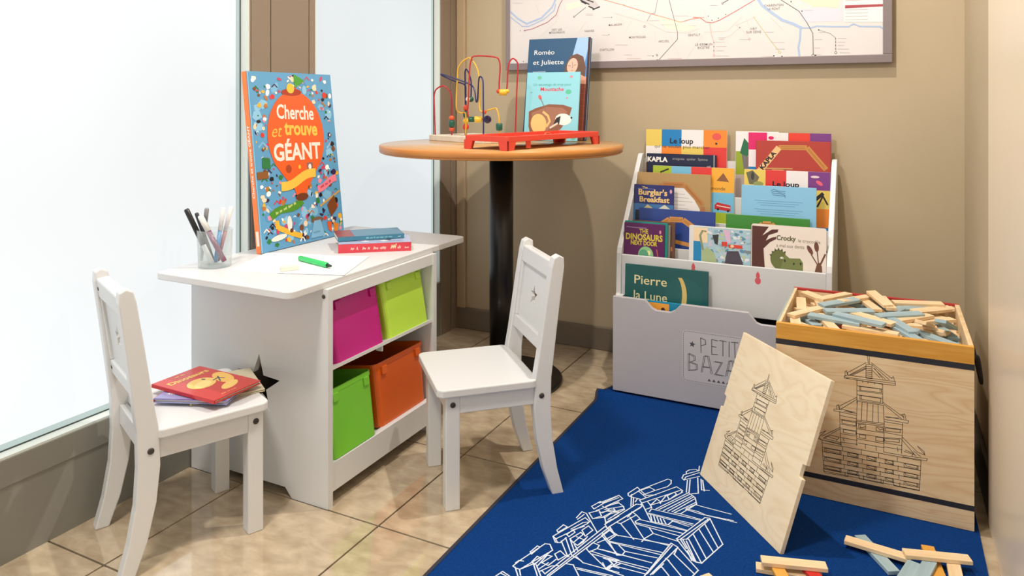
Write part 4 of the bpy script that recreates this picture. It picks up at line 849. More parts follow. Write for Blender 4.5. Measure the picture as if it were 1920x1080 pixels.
# ================================================================== ROUND TABLE THINGS
def art_romeo(A, w, h):
    A.z = 1; A.poly([(w * .79, h), (w * .97, h), (w * .97, h * .60), (w * .66, h * .60), (w * .72, h * .80)], '#9cc0e4'); A.z = 2; A.poly([(w * .72, h * .80), (w * .97, h * .60), (w * .97, h * .90), (w * .92, h * .72)], '#4a86c4')
    A.text('Roméo', w * .10, h * .84, h * .066, '#f0efec', width=w * .33); A.text('et Juliette', w * .09, h * .74, h * .066, '#f0efec', width=w * .50); A.line([(w * .1, h * .665), (w * .30, h * .668)], h * .008, '#9fb2c4'); A.line([(w * .1, h * .645), (w * .26, h * .646)], h * .008, '#9fb2c4')
    A.z = 3; A.poly([(w * .60, h * .58), (w * .62, h * .72), (w * .70, h * .82), (w * .80, h * .84), (w * .90, h * .81), (w * .95, h * .70), (w * .94, h * .58)], '#6a4a38')
    A.z = 4; A.ell(w * .735, h * .72, w * .085, h * .078, '#e4b8a4', 18, -.2); A.poly([(w * .72, h * .66), (w * .84, h * .64), (w * .97, h * .58), (w * .97, 0), (w * .62, 0), (w * .66, h * .50)], '#8c4a38'); A.z = 5; A.poly([(w * .76, h * .64), (w * .86, h * .64), (w * .97, h * .60), (w * .97, h * .54), (w * .74, h * .55)], '#dca088')
    A.z = 6; A.line([(w * .73, h * .76), (w * .745, h * .71), (w * .73, h * .70)], w * .006, '#8a5a4c'); A.line([(w * .67, h * .725), (w * .71, h * .72)], w * .006, '#5a3a34'); A.line([(w * .76, h * .725), (w * .79, h * .73)], w * .006, '#5a3a34'); A.line([(w * .72, h * .675), (w * .75, h * .675)], w * .008, '#b85a54')
    for k in range(7): A.line([(w * .70, h * (.50 - .06 * k)), (w * .96, h * (.51 - .06 * k))], h * .003, '#a86048')
    A.z = 7; A.rect(w * .965, 0, w, h, '#3a1e22')
def tb(label, x0, x1, ytop, dtop, h, th, lean, cov, art, spine, yaw=0.0, **kw):
    a, c = at_d(x0, ytop, dtop), None
    Y = a.y; c = at_y(x1, ytop, Y); w = c.x - a.x
    zb = TZ + .0005 + th * math.sin(lean)
    return book('picture_book', label, w, h, th, cov, art, spine, loc=((a.x + c.x) / 2, Y - h * math.sin(lean), zb), rot=(-lean, 0, yaw), **kw)
tb('tall dark blue book showing a girl, at the back of the round table', 994, 1108, 72, 2.70, .362, .016, .17, '#2c5478', art_romeo, '#23405e', .02)
def art_mous(A, w, h):
    A.z = 1; A.text('Un sauvetage de trop pour', w * .13, h * .80, h * .055, '#58b0a8', width=w * .72, bold=.01); A.text('Moustache', w * .27, h * .725, h * .075, '#d2424e', width=w * .44, bold=.018)
    for x, y, r, c in ((.24, .92, .04, '#6cc4a8'), (.80, .71, .055, '#5cc4a0'), (.84, .93, .03, '#d890a0'), (.93, .05, .045, '#6cc4a8'), (.70, .05, .06, '#c8a0d8'), (.10, .70, .012, '#5a9ab0'), (.78, .62, .02, '#d890a0')): A.ell(w * x, h * y, w * r, w * r * .8, c, 10)
    A.z = 2; A.poly([(w * .07, h * .42), (w * .20, h * .47), (w * .45, h * .53), (w * .72, h * .52), (w * .88, h * .48), (w * .84, h * .36), (w * .70, h * .18), (w * .45, h * .06), (w * .14, h * .02), (w * .08, h * .20)], '#8a5a42'); A.z = 3; A.poly([(w * .12, h * .40), (w * .40, h * .49), (w * .70, h * .48), (w * .80, h * .42), (w * .66, h * .24), (w * .40, h * .13), (w * .18, h * .10)], '#a0705a')
    A.z = 4; A.ell(w * .27, h * .24, w * .15, h * .15, '#edc27c', 16, .3); A.ribbon([(w * .42, h * .20), (w * .48, h * .28), (w * .44, h * .36), (w * .34, h * .42)], w * .04, '#eebf78'); A.ell(w * .73, h * .31, w * .15, h * .085, '#f2f0ea', 16, -.1); A.z = 5; A.poly([(w * .55, h * .24), (w * .66, h * .24), (w * .68, h * .36), (w * .60, h * .33)], '#2a2624'); A.ell(w * .88, h * .335, w * .018, h * .014, '#1a1818'); A.line([(w * .50, h * .19), (w * .62, h * .25)], w * .03, '#e8d8c8'); A.line([(w * .28, h * .62), (w * .38, h * .46)], w * .012, '#7a6a6a'); A.ell(w * .27, h * .63, w * .03, h * .04, '#dc6a6a', 10, .5); A.line([(w * .66, h * .18), (w * .76, h * .06)], w * .014, '#8a6a50'); A.ell(w * .78, h * .05, w * .035, h * .04, '#caa06a', 10, .5)
tb('pale turquoise book with a boat on its cover, leaning on the tall dark blue book', 990, 1088, 141, 2.625, .238, .007, .14, '#8fd4e4', art_mous, '#7cc4d4', .02)

# bead maze
def L2(l, d, z): return lat(l, d, z)
mz = thing('bead_maze', 'wooden bead maze with looping red, yellow and blue wires on the round table', 'toy', L2(-.115, 2.55, TZ))
moff = L2(-.115, 2.55, TZ)
def atM(mb): mb.v = [v - moff for v in mb.v]; return mb
Lc = Vector((-.290, 2.60)); uu = Vector((.66, -.75)).normalized(); vv = Vector((.75, .66)).normalized()
cs = [Lc, Lc + uu * .30, Lc + uu * .30 + vv * .20, Lc + vv * .20]
b = MB(); b.prism([(q.x, q.y) for q in (L2(c.x, c.y, 0) for c in cs)], TZ + .0003, TZ + .020, mixed('pale_birch_base', '#dccdb6', '#eadfcd', (3, 20, 3), 3, 3, .5), bev=.002); atM(b).build('base', mz)
BZ = TZ + .020
def foot(px, d): q = at_d(px, 200, d); return Vector((q.x, q.y, BZ))
def wire(col, pts, d0, d1, f0=None, f1=None):
    n = len(pts); P = [at_d(x, y, d0 + (d1 - d0) * k / (n - 1)) for k, (x, y) in enumerate(pts)]
    if f0: P = [foot(*f0)] + P
    if f1: P = P + [foot(*f1)]
    m = MB(); m.tube(P, .0026, M(col, .3), 10); o = atM(m).build('wire', mz); o['label'] = {'#b3262e': 'red wire', '#e0b23c': 'yellow wire', '#20245c': 'dark blue wire'}[col]
RD, YL, NV = '#b3262e', '#e0b23c', '#20245c'
wire(RD, [(814, 195), (814, 178), (818.5, 167), (830.5, 161), (841.7, 169), (846.3, 183), (847, 218)], 2.59, 2.56, (816, 2.59), (847, 2.56))
wire(RD, [(911, 223), (884, 223), (877, 213), (878, 190), (880, 140), (883, 114), (891, 105), (927.8, 107), (936, 114), (937.6, 130), (936, 166), (943.5, 174), (950, 168), (952.8, 126), (957.4, 113), (963, 110), (969.4, 116), (971, 126), (969, 170)], 2.50, 2.50, None, (966, 2.50))
wire(YL, [(935.5, 222), (931.5, 205), (926, 203.5), (911, 208), (903, 209), (899, 200), (898, 146), (892.6, 124), (883, 111), (877.8, 109), (866.7, 116), (859, 128), (857.4, 146), (855.6, 193), (857.4, 207), (864, 212), (873, 214)], 2.46, 2.56, (936, 2.46), (873, 2.56))
wire(NV, [(906.3, 215), (906, 174), (905.5, 152), (902, 144.5), (898, 148), (895.4, 186), (892.6, 190), (890.7, 174), (887, 163), (877.8, 156.5), (855.6, 148), (829, 139.5), (830, 142), (852, 152), (871, 159), (873, 175), (873.5, 200)], 2.44, 2.58, (906.5, 2.44), (874, 2.58))
wire(NV, [(872.5, 200), (872, 153), (872, 134), (875, 130), (880, 140), (883.5, 156), (883, 185)], 2.57, 2.55, (872.5, 2.57), None)
def bead(px, py, d, r, col, kind='ball', sc=(1, 1, 1)):
    q = at_d(px, py, d); m = MB(); R = r * d / F_PX
    if kind == 'ball': m.ball(q, R, M(col, .25), sc)
    elif kind == 'v': m.lathe([(R * .8, -R * 1.1), (R, -R * .85), (R, R * .85), (R * .8, R * 1.1)], M(col, .25), 20, Matrix.Translation(q))
    else: m.lathe([(R * .8, -R * 1.2), (R, -R), (R, R), (R * .8, R * 1.2)], M(col, .25), 20, Matrix.Translation(q) @ Matrix.Rotation(YAW, 4, 'Z') @ Matrix.Rotation(PI / 2, 4, 'Y'))
    atM(m).build('bead', mz)
OG, GR = '#d8552e', '#1c5a48'
for a in ((847, 221.5, 2.56, 5.2, OG), (847, 232, 2.56, 5.8, GR, 'v'), (847, 242.5, 2.56, 4.6, '#d84a30'), (873.3, 202, 2.57, 5.6, OG), (873.3, 214, 2.57, 5.2, GR, 'v'), (873.3, 227, 2.57, 5.6, '#e6bd3c'), (873.3, 238, 2.57, 6.2, '#cf3826'), (883, 186, 2.55, 5.4, GR), (877.5, 186, 2.54, 4.6, '#e8d2b4'), (884.5, 224, 2.50, 5.2, GR, 'h'), (896.5, 224, 2.50, 6.0, '#e6bd3c', 'h'), (914, 224, 2.50, 7.6, '#2a1f4c'), (908, 210, 2.47, 4.4, OG), (936, 238, 2.46, 6.2, GR, 'v'), (935, 171, 2.50, 4.6, '#d0482e'), (943, 173, 2.50, 6.0, '#e6bd3c', 'h'), (950.5, 171, 2.50, 4.4, '#e6bd3c')): bead(*a)

# red plastic tray on legs
TR = M('#e04a3a', .35)
tq = [Vector((-.0145, 2.035)), Vector((.2800, 2.385)), Vector((.158, 2.492)), Vector((-.138, 2.142))]
cen = sum(tq, Vector((0, 0))) / 4; cw = L2(cen.x, cen.y, TZ)
ux = L2(*(tq[1] - tq[0]), 0); ang = math.atan2(ux.y, ux.x); TL = ux.length; TW = (tq[3] - tq[0]).length
tr = thing('plastic_tray', 'red plastic tray frame on short legs at the front of the round table', 'tray', cw, (0, 0, ang))
hz0, hz1 = .024, .040
b = MB(); rw = .011
b.prism(rrect(-TL / 2, -TW / 2, TL / 2, TW / 2, .010), hz0, hz1, TR, holes=[rrect(-TL / 2 + rw, -TW / 2 + rw, TL / 2 - rw, TW / 2 - rw, .006)[::-1]], bev=.0015); b.build('rim', tr)
b = MB(); b.box((-TL / 2 + rw, -TW / 2 + rw, hz0 + .002), (TL / 2 - rw, TW / 2 - rw, hz0 + .0045), M('#d9694f', .4)); b.build('tray_floor', tr)
for sx in (-1, 1):
    for sy in (-1, 1):
        m = MB(); X = Matrix.Diagonal((sx, sy, 1, 1))
        m.prism([(TL / 2 - .040, hz0 + .003), (TL / 2 - .030, .0003), (TL / 2, .0003), (TL / 2, hz0 + .003)], TW / 2 - .008, TW / 2 - .0005, TR, X @ Matrix(((1, 0, 0, 0), (0, 0, 1, 0), (0, 1, 0, 0), (0, 0, 0, 1))))
        m.prism([(TW / 2 - .034, hz0 + .003), (TW / 2 - .026, .0003), (TW / 2 - .0005, .0003), (TW / 2 - .0005, hz0 + .003)], TL / 2 - .008, TL / 2 - .0003, TR, X @ YZ)
        m.build('leg', tr)
b = MB(); b.tube([(-.03, -TW / 2 + .02, hz0 + .004), (-.02, -TW / 2 + .03, hz0 + .016), (0.0, -TW / 2 + .03, hz0 + .017), (.012, -TW / 2 + .02, hz0 + .004)], .0022, M('#e06a40', .4), 8); b.build('handle_loop', tr)
b = MB(); b.box((-TL * .30, -TW / 2 + .006, .004), (-TL * .30 + .02, -TW / 2 + .009, hz0 + .004), TR); b.build('clip', tr)

# ================================================================== WALL MAP
wm = thing('wall_map', 'framed printed transit map hanging on the back wall', 'map', (-.64, BY, 1.3))
MX0, MX1, MZ0, MZ1 = -1.300, .016, 1.016, 1.75
mof = Vector((-.64, BY, 1.3))
def atW(mb): mb.v = [v - mof for v in mb.v]; return mb
FRM = M('#84797a', .45)
fw_ = .026
b = MB()
for a_, c_ in (((MX0, MZ0), (MX1, MZ0 + fw_)), ((MX0, MZ1 - fw_), (MX1, MZ1)), ((MX0, MZ0 + fw_), (MX0 + fw_ * .62, MZ1 - fw_)), ((MX1 - fw_, MZ0 + fw_), (MX1, MZ1 - fw_))):
    b.box((a_[0], BY - .024, a_[1]), (c_[0], BY - .0005, c_[1]), FRM, bev=.002)
atW(b).build('frame', wm)
MY = BY - .018
b = MB(); b.box((MX0 + .01, MY, MZ0 + .02), (MX1 - .02, BY - .001, MZ1 - .02), M('#dcd8d7', .35))
A = Art(b, (0, MY, 0), (1, 0, 0), (0, 0, 1), (0, -1, 0))
def mp3(pts): return [(q.x, q.z) for q in (at_y(940 + x / 5.053, y / 5.053, MY) for x, y in pts)]
def mp4(pts): return [(q.x, q.z) for q in (at_y(1300 + x / 4.8, y / 4.8, MY) for x, y in pts)]
A.z = 1
A.poly(mp4([(950, -60), (1340, -60), (1290, 70), (1200, 60), (1080, 60), (960, 0)]), '#dde3c4'); A.poly(mp4([(930, 90), (1100, 70), (1340, 80), (1340, 190), (1000, 200)]), '#dcd6e2'); A.poly(mp3([(1470, 150), (1700, 200), (1850, 260), (1750, 300), (1560, 270)]), '#e4e6d0'); A.poly(mp3([(610, 40), (740, 10), (760, 60), (620, 100)]), '#e2e6d2')
A.z = 2
for l in ([(560, 0), (520, 200), (350, 370)], [(1060, 120), (1400, 220), (1560, 300), (1760, 310), (1870, 270)], [(800, 210), (730, 310)], [(1230, 200), (1180, 290)], [(1450, 290), (1460, 390)], [(1600, 340), (1700, 560)], [(1900, 340), (1740, 570)], [(1130, 160), (1160, 230)], [(330, 40), (360, 130)]): A.line(mp3(l), .0022, '#d9d4cc')
for l in ([(90, 80), (140, 210), (160, 300), (185, 380)], [(480, 170), (500, 250)], [(700, 160), (800, 260)], [(560, 150), (380, 230), (420, 245)], [(420, 245), (330, 320), (250, 350)], [(430, 250), (500, 340)], [(100, 290), (300, 280), (440, 150)]): A.line(mp4(l), .0018, '#d6d0ca')
A.z = 3
RIV = '#a9bede'
A.line(mp3([(85, 110), (160, 180), (240, 225), (380, 170), (480, 70), (540, -60)]), .0065, RIV); A.line(mp3([(90, 165), (200, 250), (260, 250), (400, 185), (500, 100), (515, 40)]), .004, RIV)
A.line(mp4([(560, -40), (620, 50), (700, 110), (800, 180), (900, 215), (970, 250)]), .0085, RIV); A.line(mp4([(970, 250), (1060, 250), (1110, 235), (1250, 240), (1400, 240), (1440, 215), (1500, 238), (1680, 240), (1735, 275)]), .0045, RIV); A.line(mp4([(965, 265), (960, 350), (945, 430), (960, 540)]), .006, RIV)
A.z = 4
A.line(mp3([(215, 290), (290, 275), (440, 210), (520, 140), (550, 50), (600, -40)]), .0022, '#a8506e'); A.line(mp3([(900, -40), (980, 0), (1160, 50), (1420, 130), (1560, 170), (1700, 210), (1800, 180), (1920, 165)]), .0018, '#dc8a6c'); A.line(mp3([(1500, -60), (1480, 0), (1455, 125), (1420, 130), (1380, 200)]), .0014, '#8a7c80'); A.line(mp3([(1570, -60), (1590, 0), (1640, 190), (1670, 310), (1670, 370), (1490, 570)]), .0017, '#6a6668')
A.line(mp4([(0, 155), (60, 160), (120, 200), (170, 205), (240, 180), (400, 90), (600, -30)]), .002, '#d86a62'); A.line(mp4([(760, -20), (870, 50), (950, 100), (1020, 200), (1075, 300), (1080, 490)]), .0018, '#5a585a'); A.line(mp4([(540, 150), (700, 370), (780, 470)]), .0015, '#cdbd7a'); A.line(mp4([(1130, 270), (1230, 300), (1280, 340), (1282, 470)]), .0012, '#8f8b90'); A.line(mp4([(150, 205), (160, 300), (185, 380), (185, 500)]), .0012, '#d89a90'); A.line(mp3([(700, 150), (800, 70)]), .0014, '#3c3a3c'); A.line(mp4([(270, 25), (330, -10)]), .002, '#4a484a')
A.z = 5
for l in ([(750, 0), (830, 40)], [(790, -10), (870, 20)], [(830, 60), (880, 85)], [(870, 90), (930, 65)], [(760, 15), (800, 35)]): A.line(mp3(l), .004, '#2f2d30')
A.z = 4; A.poly(mp3([(760, 0), (850, -40), (930, 60), (880, 80)]), '#c9c4c4')
A.z = 5
for px, py, s_, c_ in ((690, 158, 3, '#3c3a3c'), (180, 292, 1.6, '#3c3a3c'), (222, 290, 2, '#8c3a5c'), (1357, 250, 3.5, '#a04a64'), (1475, 522, 3, '#3c3a3c'), (1478, 572, 3.4, '#3c3a3c'), (1438, 530, 1.6, '#2c2a2c'), (1438, 572, 1.6, '#2c2a2c'), (210, 582, 1.6, '#2c2a2c'), (237, 600, 1.6, '#2c2a2c'), (1020, 328, 1.6, '#6c6a6c'), (1045, 165, 1.6, '#6c6a6c'), (1160, 45, 1.6, '#d8886c')):
    q = mp3([(px, py)])[0]; A.z = 5; A.ell(q[0], q[1], s_ * .0011, s_ * .0011, c_, 12)
    if s_ >= 3: A.z = 6; A.ell(q[0], q[1], s_ * .0006, s_ * .0006, '#f0eceb', 10)
for px, py, s_, c_ in ((262, 30, 3, '#3c3a3c'), (1078, 498, 4, '#3c3a3c'), (1100, 498, 2.2, '#1c1a1c'), (1282, 474, 3.6, '#6c6a6c'), (778, 470, 3.4, '#c8b85a'), (505, 350, 3, '#c08a8a'), (187, 500, 3, '#c08a8a'), (725, 502, 2, '#2c2a2c'), (798, 508, 2, '#2c2a2c'), (135, 145, 1.5, '#4c4a4c'), (225, 163, 1.5, '#4c4a4c'), (292, 130, 1.5, '#4c4a4c'), (168, 182, 1.5, '#4c4a4c'), (418, 247, 1.6, '#6c6a6c'), (880, 15, 1.8, '#4c4a4c'), (978, 100, 1.8, '#4c4a4c'), (1128, 268, 1.8, '#4c4a4c'), (1280, 348, 1.5, '#5c5a5c'), (1280, 378, 1.5, '#5c5a5c'), (1280, 408, 1.5, '#5c5a5c'), (1280, 440, 1.5, '#5c5a5c'), (185, 383, 1.5, '#5c5a5c'), (185, 420, 1.5, '#5c5a5c'), (185, 455, 1.5, '#5c5a5c')):
    q = mp4([(px, py)])[0]; A.z = 5; A.ell(q[0], q[1], s_ * .0011, s_ * .0011, c_, 12)
    if s_ >= 3: A.z = 6; A.ell(q[0], q[1], s_ * .0006, s_ * .0006, '#f0eceb', 10)
A.z = 6
def mtxt(f, x, y, s_, w_, c_='#7c7678', k=5.053):
    q = f([(x, y)])[0]; q2 = f([(x + w_, y)])[0]; A.text(s_, q[0], q[1], .011, c_, width=q2[0] - q[0], bold=.004, spacing=1.15)
for a_ in ((480, 292, 'ISSY LES', 95), (455, 320, 'MOULINEAUX', 148), (788, 305, 'VANVES', 90), (1018, 248, 'MALAKOFF', 125), (1212, 365, 'MONTROUGE', 155), (1490, 402, 'ARCUEIL', 100), (1770, 343, 'GENTILLY', 115), (933, 482, 'CHATILLON', 135)): mtxt(mp3, *a_)
for a_ in ((640, 62, 'CHARENTON', 170), (670, 92, 'LE PONT', 110), (512, 270, 'IVRY', 60), (478, 300, 'SUR SEINE', 132), (20, 412, 'LE KREMLIN', 150), (40, 440, 'BICETRE', 105)): mtxt(mp4, *a_)
for x, y, w_ in ((110, 30, 90), (800, 130, 70), (800, 142, 65), (960, 165, 75), (1080, 425, 120), (1170, 520, 70), (1400, 195, 90), (1520, 235, 110), (1780, 245, 60), (1640, 150, 130), (960, 332, 50), (1360, 575, 60), (1380, 525, 50)): A.line(mp3([(x, y), (x + w_, y)]), .0011, '#c4bfbf')
for x, y, w_ in ((150, 48, 70), (225, 340, 60), (230, 355, 50), (195, 378, 90), (205, 418, 95), (205, 455, 70), (205, 502, 110), (420, 355, 70), (620, 508, 100), (810, 520, 110), (1110, 490, 40), (1115, 502, 70), (1300, 345, 75), (1300, 378, 70), (1300, 408, 55), (1300, 440, 95), (1320, 474, 90), (1090, 355, 70), (1090, 430, 50), (700, 380, 120), (740, 440, 80), (650, 288, 75), (1000, 92, 80), (1130, 290, 80)): A.line(mp4([(x, y), (x + w_, y)]), .0011, '#c4bfbf')
A.z = 3; A.poly(mp4([(1350, -60), (1735, -60), (1735, 198), (1355, 198)]), '#efebe9'); A.z = 4; A.poly(mp4([(1365, 48), (1710, 36), (1710, 58), (1365, 76)]), '#a84852'); A.z = 5
for y in (5, 90, 120, 150, 180): A.line(mp4([(1370, y), (1370 + (200 if y > 20 else 160), y - 6)]), .0016, '#b4aaaa')
for x, y in ((1230, 555), (1620, 555)): A.line(mp3([(x - 40, y), (x + 90, y)]), .0011, '#d8a0a0')
atW(b).build('map_sheet', wm)

# ================================================================== BLOCK BOX
QX0, QX1, QY0, QY1, QZ0, QZ1 = -.228, .163, 1.812, 2.180, RT + .0005, .389
qc = Vector(((QX0 + QX1) / 2, (QY0 + QY1) / 2, QZ0))
bx = thing('block_box', 'open plywood box with a pagoda drawing, full of wooden planks, beside the right wall', 'box', qc)
def atQ(mb): mb.v = [v - qc for v in mb.v]; return mb
th = .010
STR = M('#23252e', .5)
def tower(A, tf, wd, col):
    T = [[(425,25),(432,85)],[(440,30),(440,90)],[(415,95),(460,95),(460,200),(415,195),(415,95)],[(415,80),(275,155),(285,175),(415,105)],[(415,118),(300,172)],[(415,125),(310,176)],[(258,180),(258,145),(270,140),(275,170)],[(252,180),(275,172),(635,222),(635,250),(560,242),(252,195),(252,180)],[(270,195),(350,212)],[(455,80),(610,200)],[(460,95),(590,208)],[(470,120),(560,205)],[(480,125),(540,200)],[(465,140),(520,195)],[(605,195),(620,185),(630,215)],[(252,187),(635,236)],
     [(345,210),(540,242)],[(347,210),(347,385)],[(540,240),(540,385)],[(347,252),(540,278)],[(365,258),(530,278),(530,305),(365,285),(365,258)],[(375,265),(375,285)],[(520,280),(520,300)],[(347,290),(540,315)],[(347,320),(540,347)],[(370,325),(525,348),(525,378),(370,352),(370,325)],[(380,330),(380,350)],[(347,362),(540,388)],[(390,215),(390,228)],[(430,222),(430,235)],[(480,228),(480,240)],
     [(350,370),(545,400),(552,535),(343,510),(350,370)],[(385,378),(380,515)],[(425,385),(422,520)],[(468,392),(465,525)],[(505,398),(508,530)],
     [(345,340),(215,405),(220,432),(345,355)],[(215,395),(195,400),(197,430)],[(205,395),(215,430)],[(172,430),(175,440),(340,475)],[(175,428),(240,430),(340,462)],[(245,432),(335,452)],[(250,445),(330,458)],
     [(540,375),(700,490)],[(548,392),(680,500)],[(560,482),(735,515),(730,535),(555,505)],[(565,490),(660,495)],[(680,470),(705,465),(715,505)],[(690,470),(700,500)],
     [(218,445),(220,560),(228,700)],[(688,535),(682,760)],[(218,475),(343,500)],[(225,505),(345,522)],[(235,510),(340,530),(340,552),(235,535),(235,510)],[(225,540),(345,562)],[(228,575),(345,592)],[(245,580),(340,598),(340,618),(245,603),(245,580)],[(228,612),(350,632)],[(230,642),(350,662)],[(245,645),(250,668)],[(230,675),(350,692)],
     [(343,510),(345,700)],[(552,535),(548,750)],[(343,518),(552,547)],[(345,532),(550,558)],[(360,540),(412,548),(412,578),(360,568),(360,540)],[(370,545),(375,568),(410,560)],[(490,560),(545,568),(545,598),(490,590),(490,560)],[(500,565),(520,585),(545,575)],[(345,575),(550,607)],[(345,610),(550,642)],[(365,618),(412,625),(412,650),(365,642),(365,618)],[(488,638),(545,645),(545,672),(488,665),(488,638)],[(350,650),(550,687)],[(355,682),(550,718)],[(410,695),(410,725)],[(490,705),(490,740)],
     [(555,522),(690,545)],[(552,562),(685,582)],[(560,570),(672,582),(672,605),(560,592),(560,570)],[(552,602),(685,627)],[(552,640),(685,652)],[(555,648),(665,657),(665,678),(555,667),(555,648)],[(552,680),(685,702)],[(552,712),(685,732)],[(650,712),(655,745)],[(548,750),(690,775)],
     [(222,565),(85,630)],[(222,576),(95,645)],[(65,610),(115,590),(75,625),(65,640),(80,660)],[(50,640),(70,655),(230,697)],[(95,645),(225,680)],[(110,640),(160,625),(215,640),(190,665)],[(140,640),(200,655)],[(90,660),(230,690)],
     [(685,635),(800,750),(860,775)],[(685,660),(790,780)],[(800,705),(855,770),(850,745),(800,705)],[(690,775),(875,800),(870,815),(690,785)],[(710,735),(770,760),(760,780)],[(700,745),(780,770)],[(770,740),(825,785)],
     [(85,660),(98,890)],[(828,812),(815,1040)]]
    rows = [680, 712, 745, 780, 812, 845, 872, 892]
    for k, y in enumerate(rows): T.append([(86 + k * 1.6, y), (827 - k * 1.6, y + (135 if k == 0 else 145))])
    for k in (1, 3, 5):
        for x0, x1 in ((105, 228), (278, 356), (422, 492), (558, 622), (700, 806)):
            if k == 1 and x0 == 422: pass
            y0 = rows[k] + (x0 - 86) * .194 + 4; y1 = y0 + 26; s_ = (x1 - x0) * .194
            T.append([(x0, y0), (x1, y0 + s_), (x1, y1 + s_), (x0, y1), (x0, y0)]); T.append([(x0 + 9, y0 + 3), (x0 + 14, y1 - 8), (x1 - 8, y1 + s_ - 8)]); T.append([(x1 - 9, y0 + s_), (x1 - 9, y1 + s_)])
    for k in (0, 2, 4, 6):
        for x0 in (240, 380, 510, 650): T.append([(x0 + k * 3, rows[k] + (x0 - 86) * .19), (x0 + k * 3, rows[k] + (x0 - 86) * .19 + 30)])
    T += [[(98,890),(105,905),(278,935),(282,905)],[(362,920),(362,950),(545,987),(545,958)],[(620,975),(625,1002),(815,1040)]]
    for y in range(108, 200, 14): T.append([(415, y), (460, y + 4)])
    for l in T: A.line([tf(x, y) for x, y in l], wd, col)
zb1, zb0 = QZ0 + .042, QZ0 + .053
ztop = QZ1 - .037
b = MB(); b.box((QX0, QY0, QZ0), (QX1, QY0 + th, QZ1 - .037), PLY, bev=.001)
A = Art(b, (0, QY0, 0), (1, 0, 0), (0, 0, 1), (0, -1, 0))
tower(A, lambda x, y: (lambda q: (q.x, q.z))(at_y(1520 + x / 4, 660 + y / 4, QY0)), .0010, '#241a14')
atQ(b).build('front_panel', bx)
b = MB(); b.box((QX0 - .0004, QY0 - .0006, zb1), (QX1 + .0004, QY0 + th, zb0), STR); o = atQ(b).build('groove_strip', bx); o['label'] = 'lower dark groove strip'
b = MB(); b.box((QX0 - .0004, QY0 - .0006, QZ1 - .049), (QX1 + .0004, QY0 + th, QZ1 - .037), STR); o = atQ(b).build('groove_strip', bx); o['label'] = 'upper dark groove strip'
b = MB(); b.box((QX0, QY0 - .0008, QZ1 - .037), (QX1, QY0 + th, QZ1), YELWOOD, bev=.001); o = atQ(b).build('top_band', bx); o['label'] = 'amber top band'
b = MB(); b.box((QX0, QY0 + th, QZ0), (QX0 + th, QY1 - th, QZ1 - .004), PLY); b.box((QX0, QY0 + th, QZ1 - .004), (QX0 + .004, QY1 - th, QZ1), M('#9aa8a8', .5)); b.box((QX0 + .004, QY0 + th, QZ1 - .004), (QX0 + th, QY1 - th, QZ1 - .0005), BLOCKWOOD); atQ(b).build('side_panel', bx)
b = MB(); b.box((QX1 - th, QY0 + th, QZ0), (QX1, QY1 - th, QZ1), PLY, bev=.001); atQ(b).build('side_panel', bx)
b = MB(); b.box((QX0, QY1 - th, QZ0), (QX1, QY1, QZ1 - .006), PLY); b.box((QX0, QY1 - th, QZ1 - .006), (QX1, QY1, QZ1), M('#b02c28', .5), bev=.001); o = atQ(b).build('back_panel', bx); o['label'] = 'back panel with a red rim'
IZ = QZ1 - .046
b = MB(); b.box((QX0 + th, QY0 + th, IZ - .008), (QX1 - th, QY1 - th, IZ), PLY); atQ(b).build('inner_floor', bx)
b = MB(); b.tube([(QX1 + .001, QY0 + .03, QZ1 - .030), (QX1 + .008, QY0 + .03, QZ1 - .028), (QX1 + .013, QY0 + .04, QZ1 - .050), (QX1 + .018, QY0 + .06, QZ1 - .085), (QX1 + .020, QY0 + .09, QZ1 - .100), (QX1 + .018, QY0 + .13, QZ1 - .085), (QX1 + .010, QY0 + .16, QZ1 - .040), (QX1 + .001, QY0 + .165, QZ1 - .030)], .0036, M('#17171b', .7), 10); atQ(b).build('rope_handle', bx)

# planks
PLEN, PWID, PTH = .1178, .0234, .0078
def plank_mesh(mat):
    b = MB(); b.box((-PLEN / 2, -PWID / 2, 0), (PLEN / 2, PWID / 2, PTH), mat, bev=.0006, seg=1); return b
_pm = {}
def plank(mat, loc, rot, label, group):
    if mat not in _pm:
        o = plank_mesh(mat).build('toy_plank'); _pm[mat] = o
    else:
        o = _pm[mat].copy(); C.objects.link(o)
    o.location = loc; o.rotation_mode = 'XYZ'; o.rotation_euler = rot
    tag(o, label, 'plank', group); return o
N_, G_, R_ = BLOCKWOOD, BLOCKGREY, BLOCKRED
LBL = {N_: ('natural pine plank in the heap inside the open plywood box', 'natural planks in the box'), G_: ('blue-grey plank in the heap inside the open plywood box', 'blue-grey planks in the box'), R_: ('red plank showing in the heap inside the open plywood box', 'red planks in the box')}
rb = random.Random(21)
# bottom layer in rows
for i in range(3):
    for j in range(13):
        x = QX0 + th + .062 + i * .1235 + rb.uniform(-.001, .001); y = QY0 + th + .015 + j * .0258
        plank(rb.choice([N_, N_, N_, G_, R_]) if True else N_, (x, y, IZ + .0002), (0, 0, rb.uniform(-.01, .01)), *LBL[N_]) if False else None
heap = []
def hp(mat, p0, p1, z, tilt=0.0, roll=0.0):
    a = at_z(1440 + p0[0] / 4.571, 520 + p0[1] / 4.571, z); c = at_z(1440 + p1[0] / 4.571, 520 + p1[1] / 4.571, z)
    m = (a + c) / 2; ang = math.atan2((c - a).y, (c - a).x)
    hx = abs(math.cos(ang)) * PLEN / 2 + abs(math.sin(ang)) * PWID / 2; hy = abs(math.sin(ang)) * PLEN / 2 + abs(math.cos(ang)) * PWID / 2
    m.x = min(max(m.x, QX0 + th + hx + .001), QX1 - th - hx - .001); m.y = min(max(m.y, QY0 + th + hy + .001), QY1 - th - hy - .001)
    plank(mat, (m.x, m.y, z), (roll, tilt, ang), *LBL[mat])
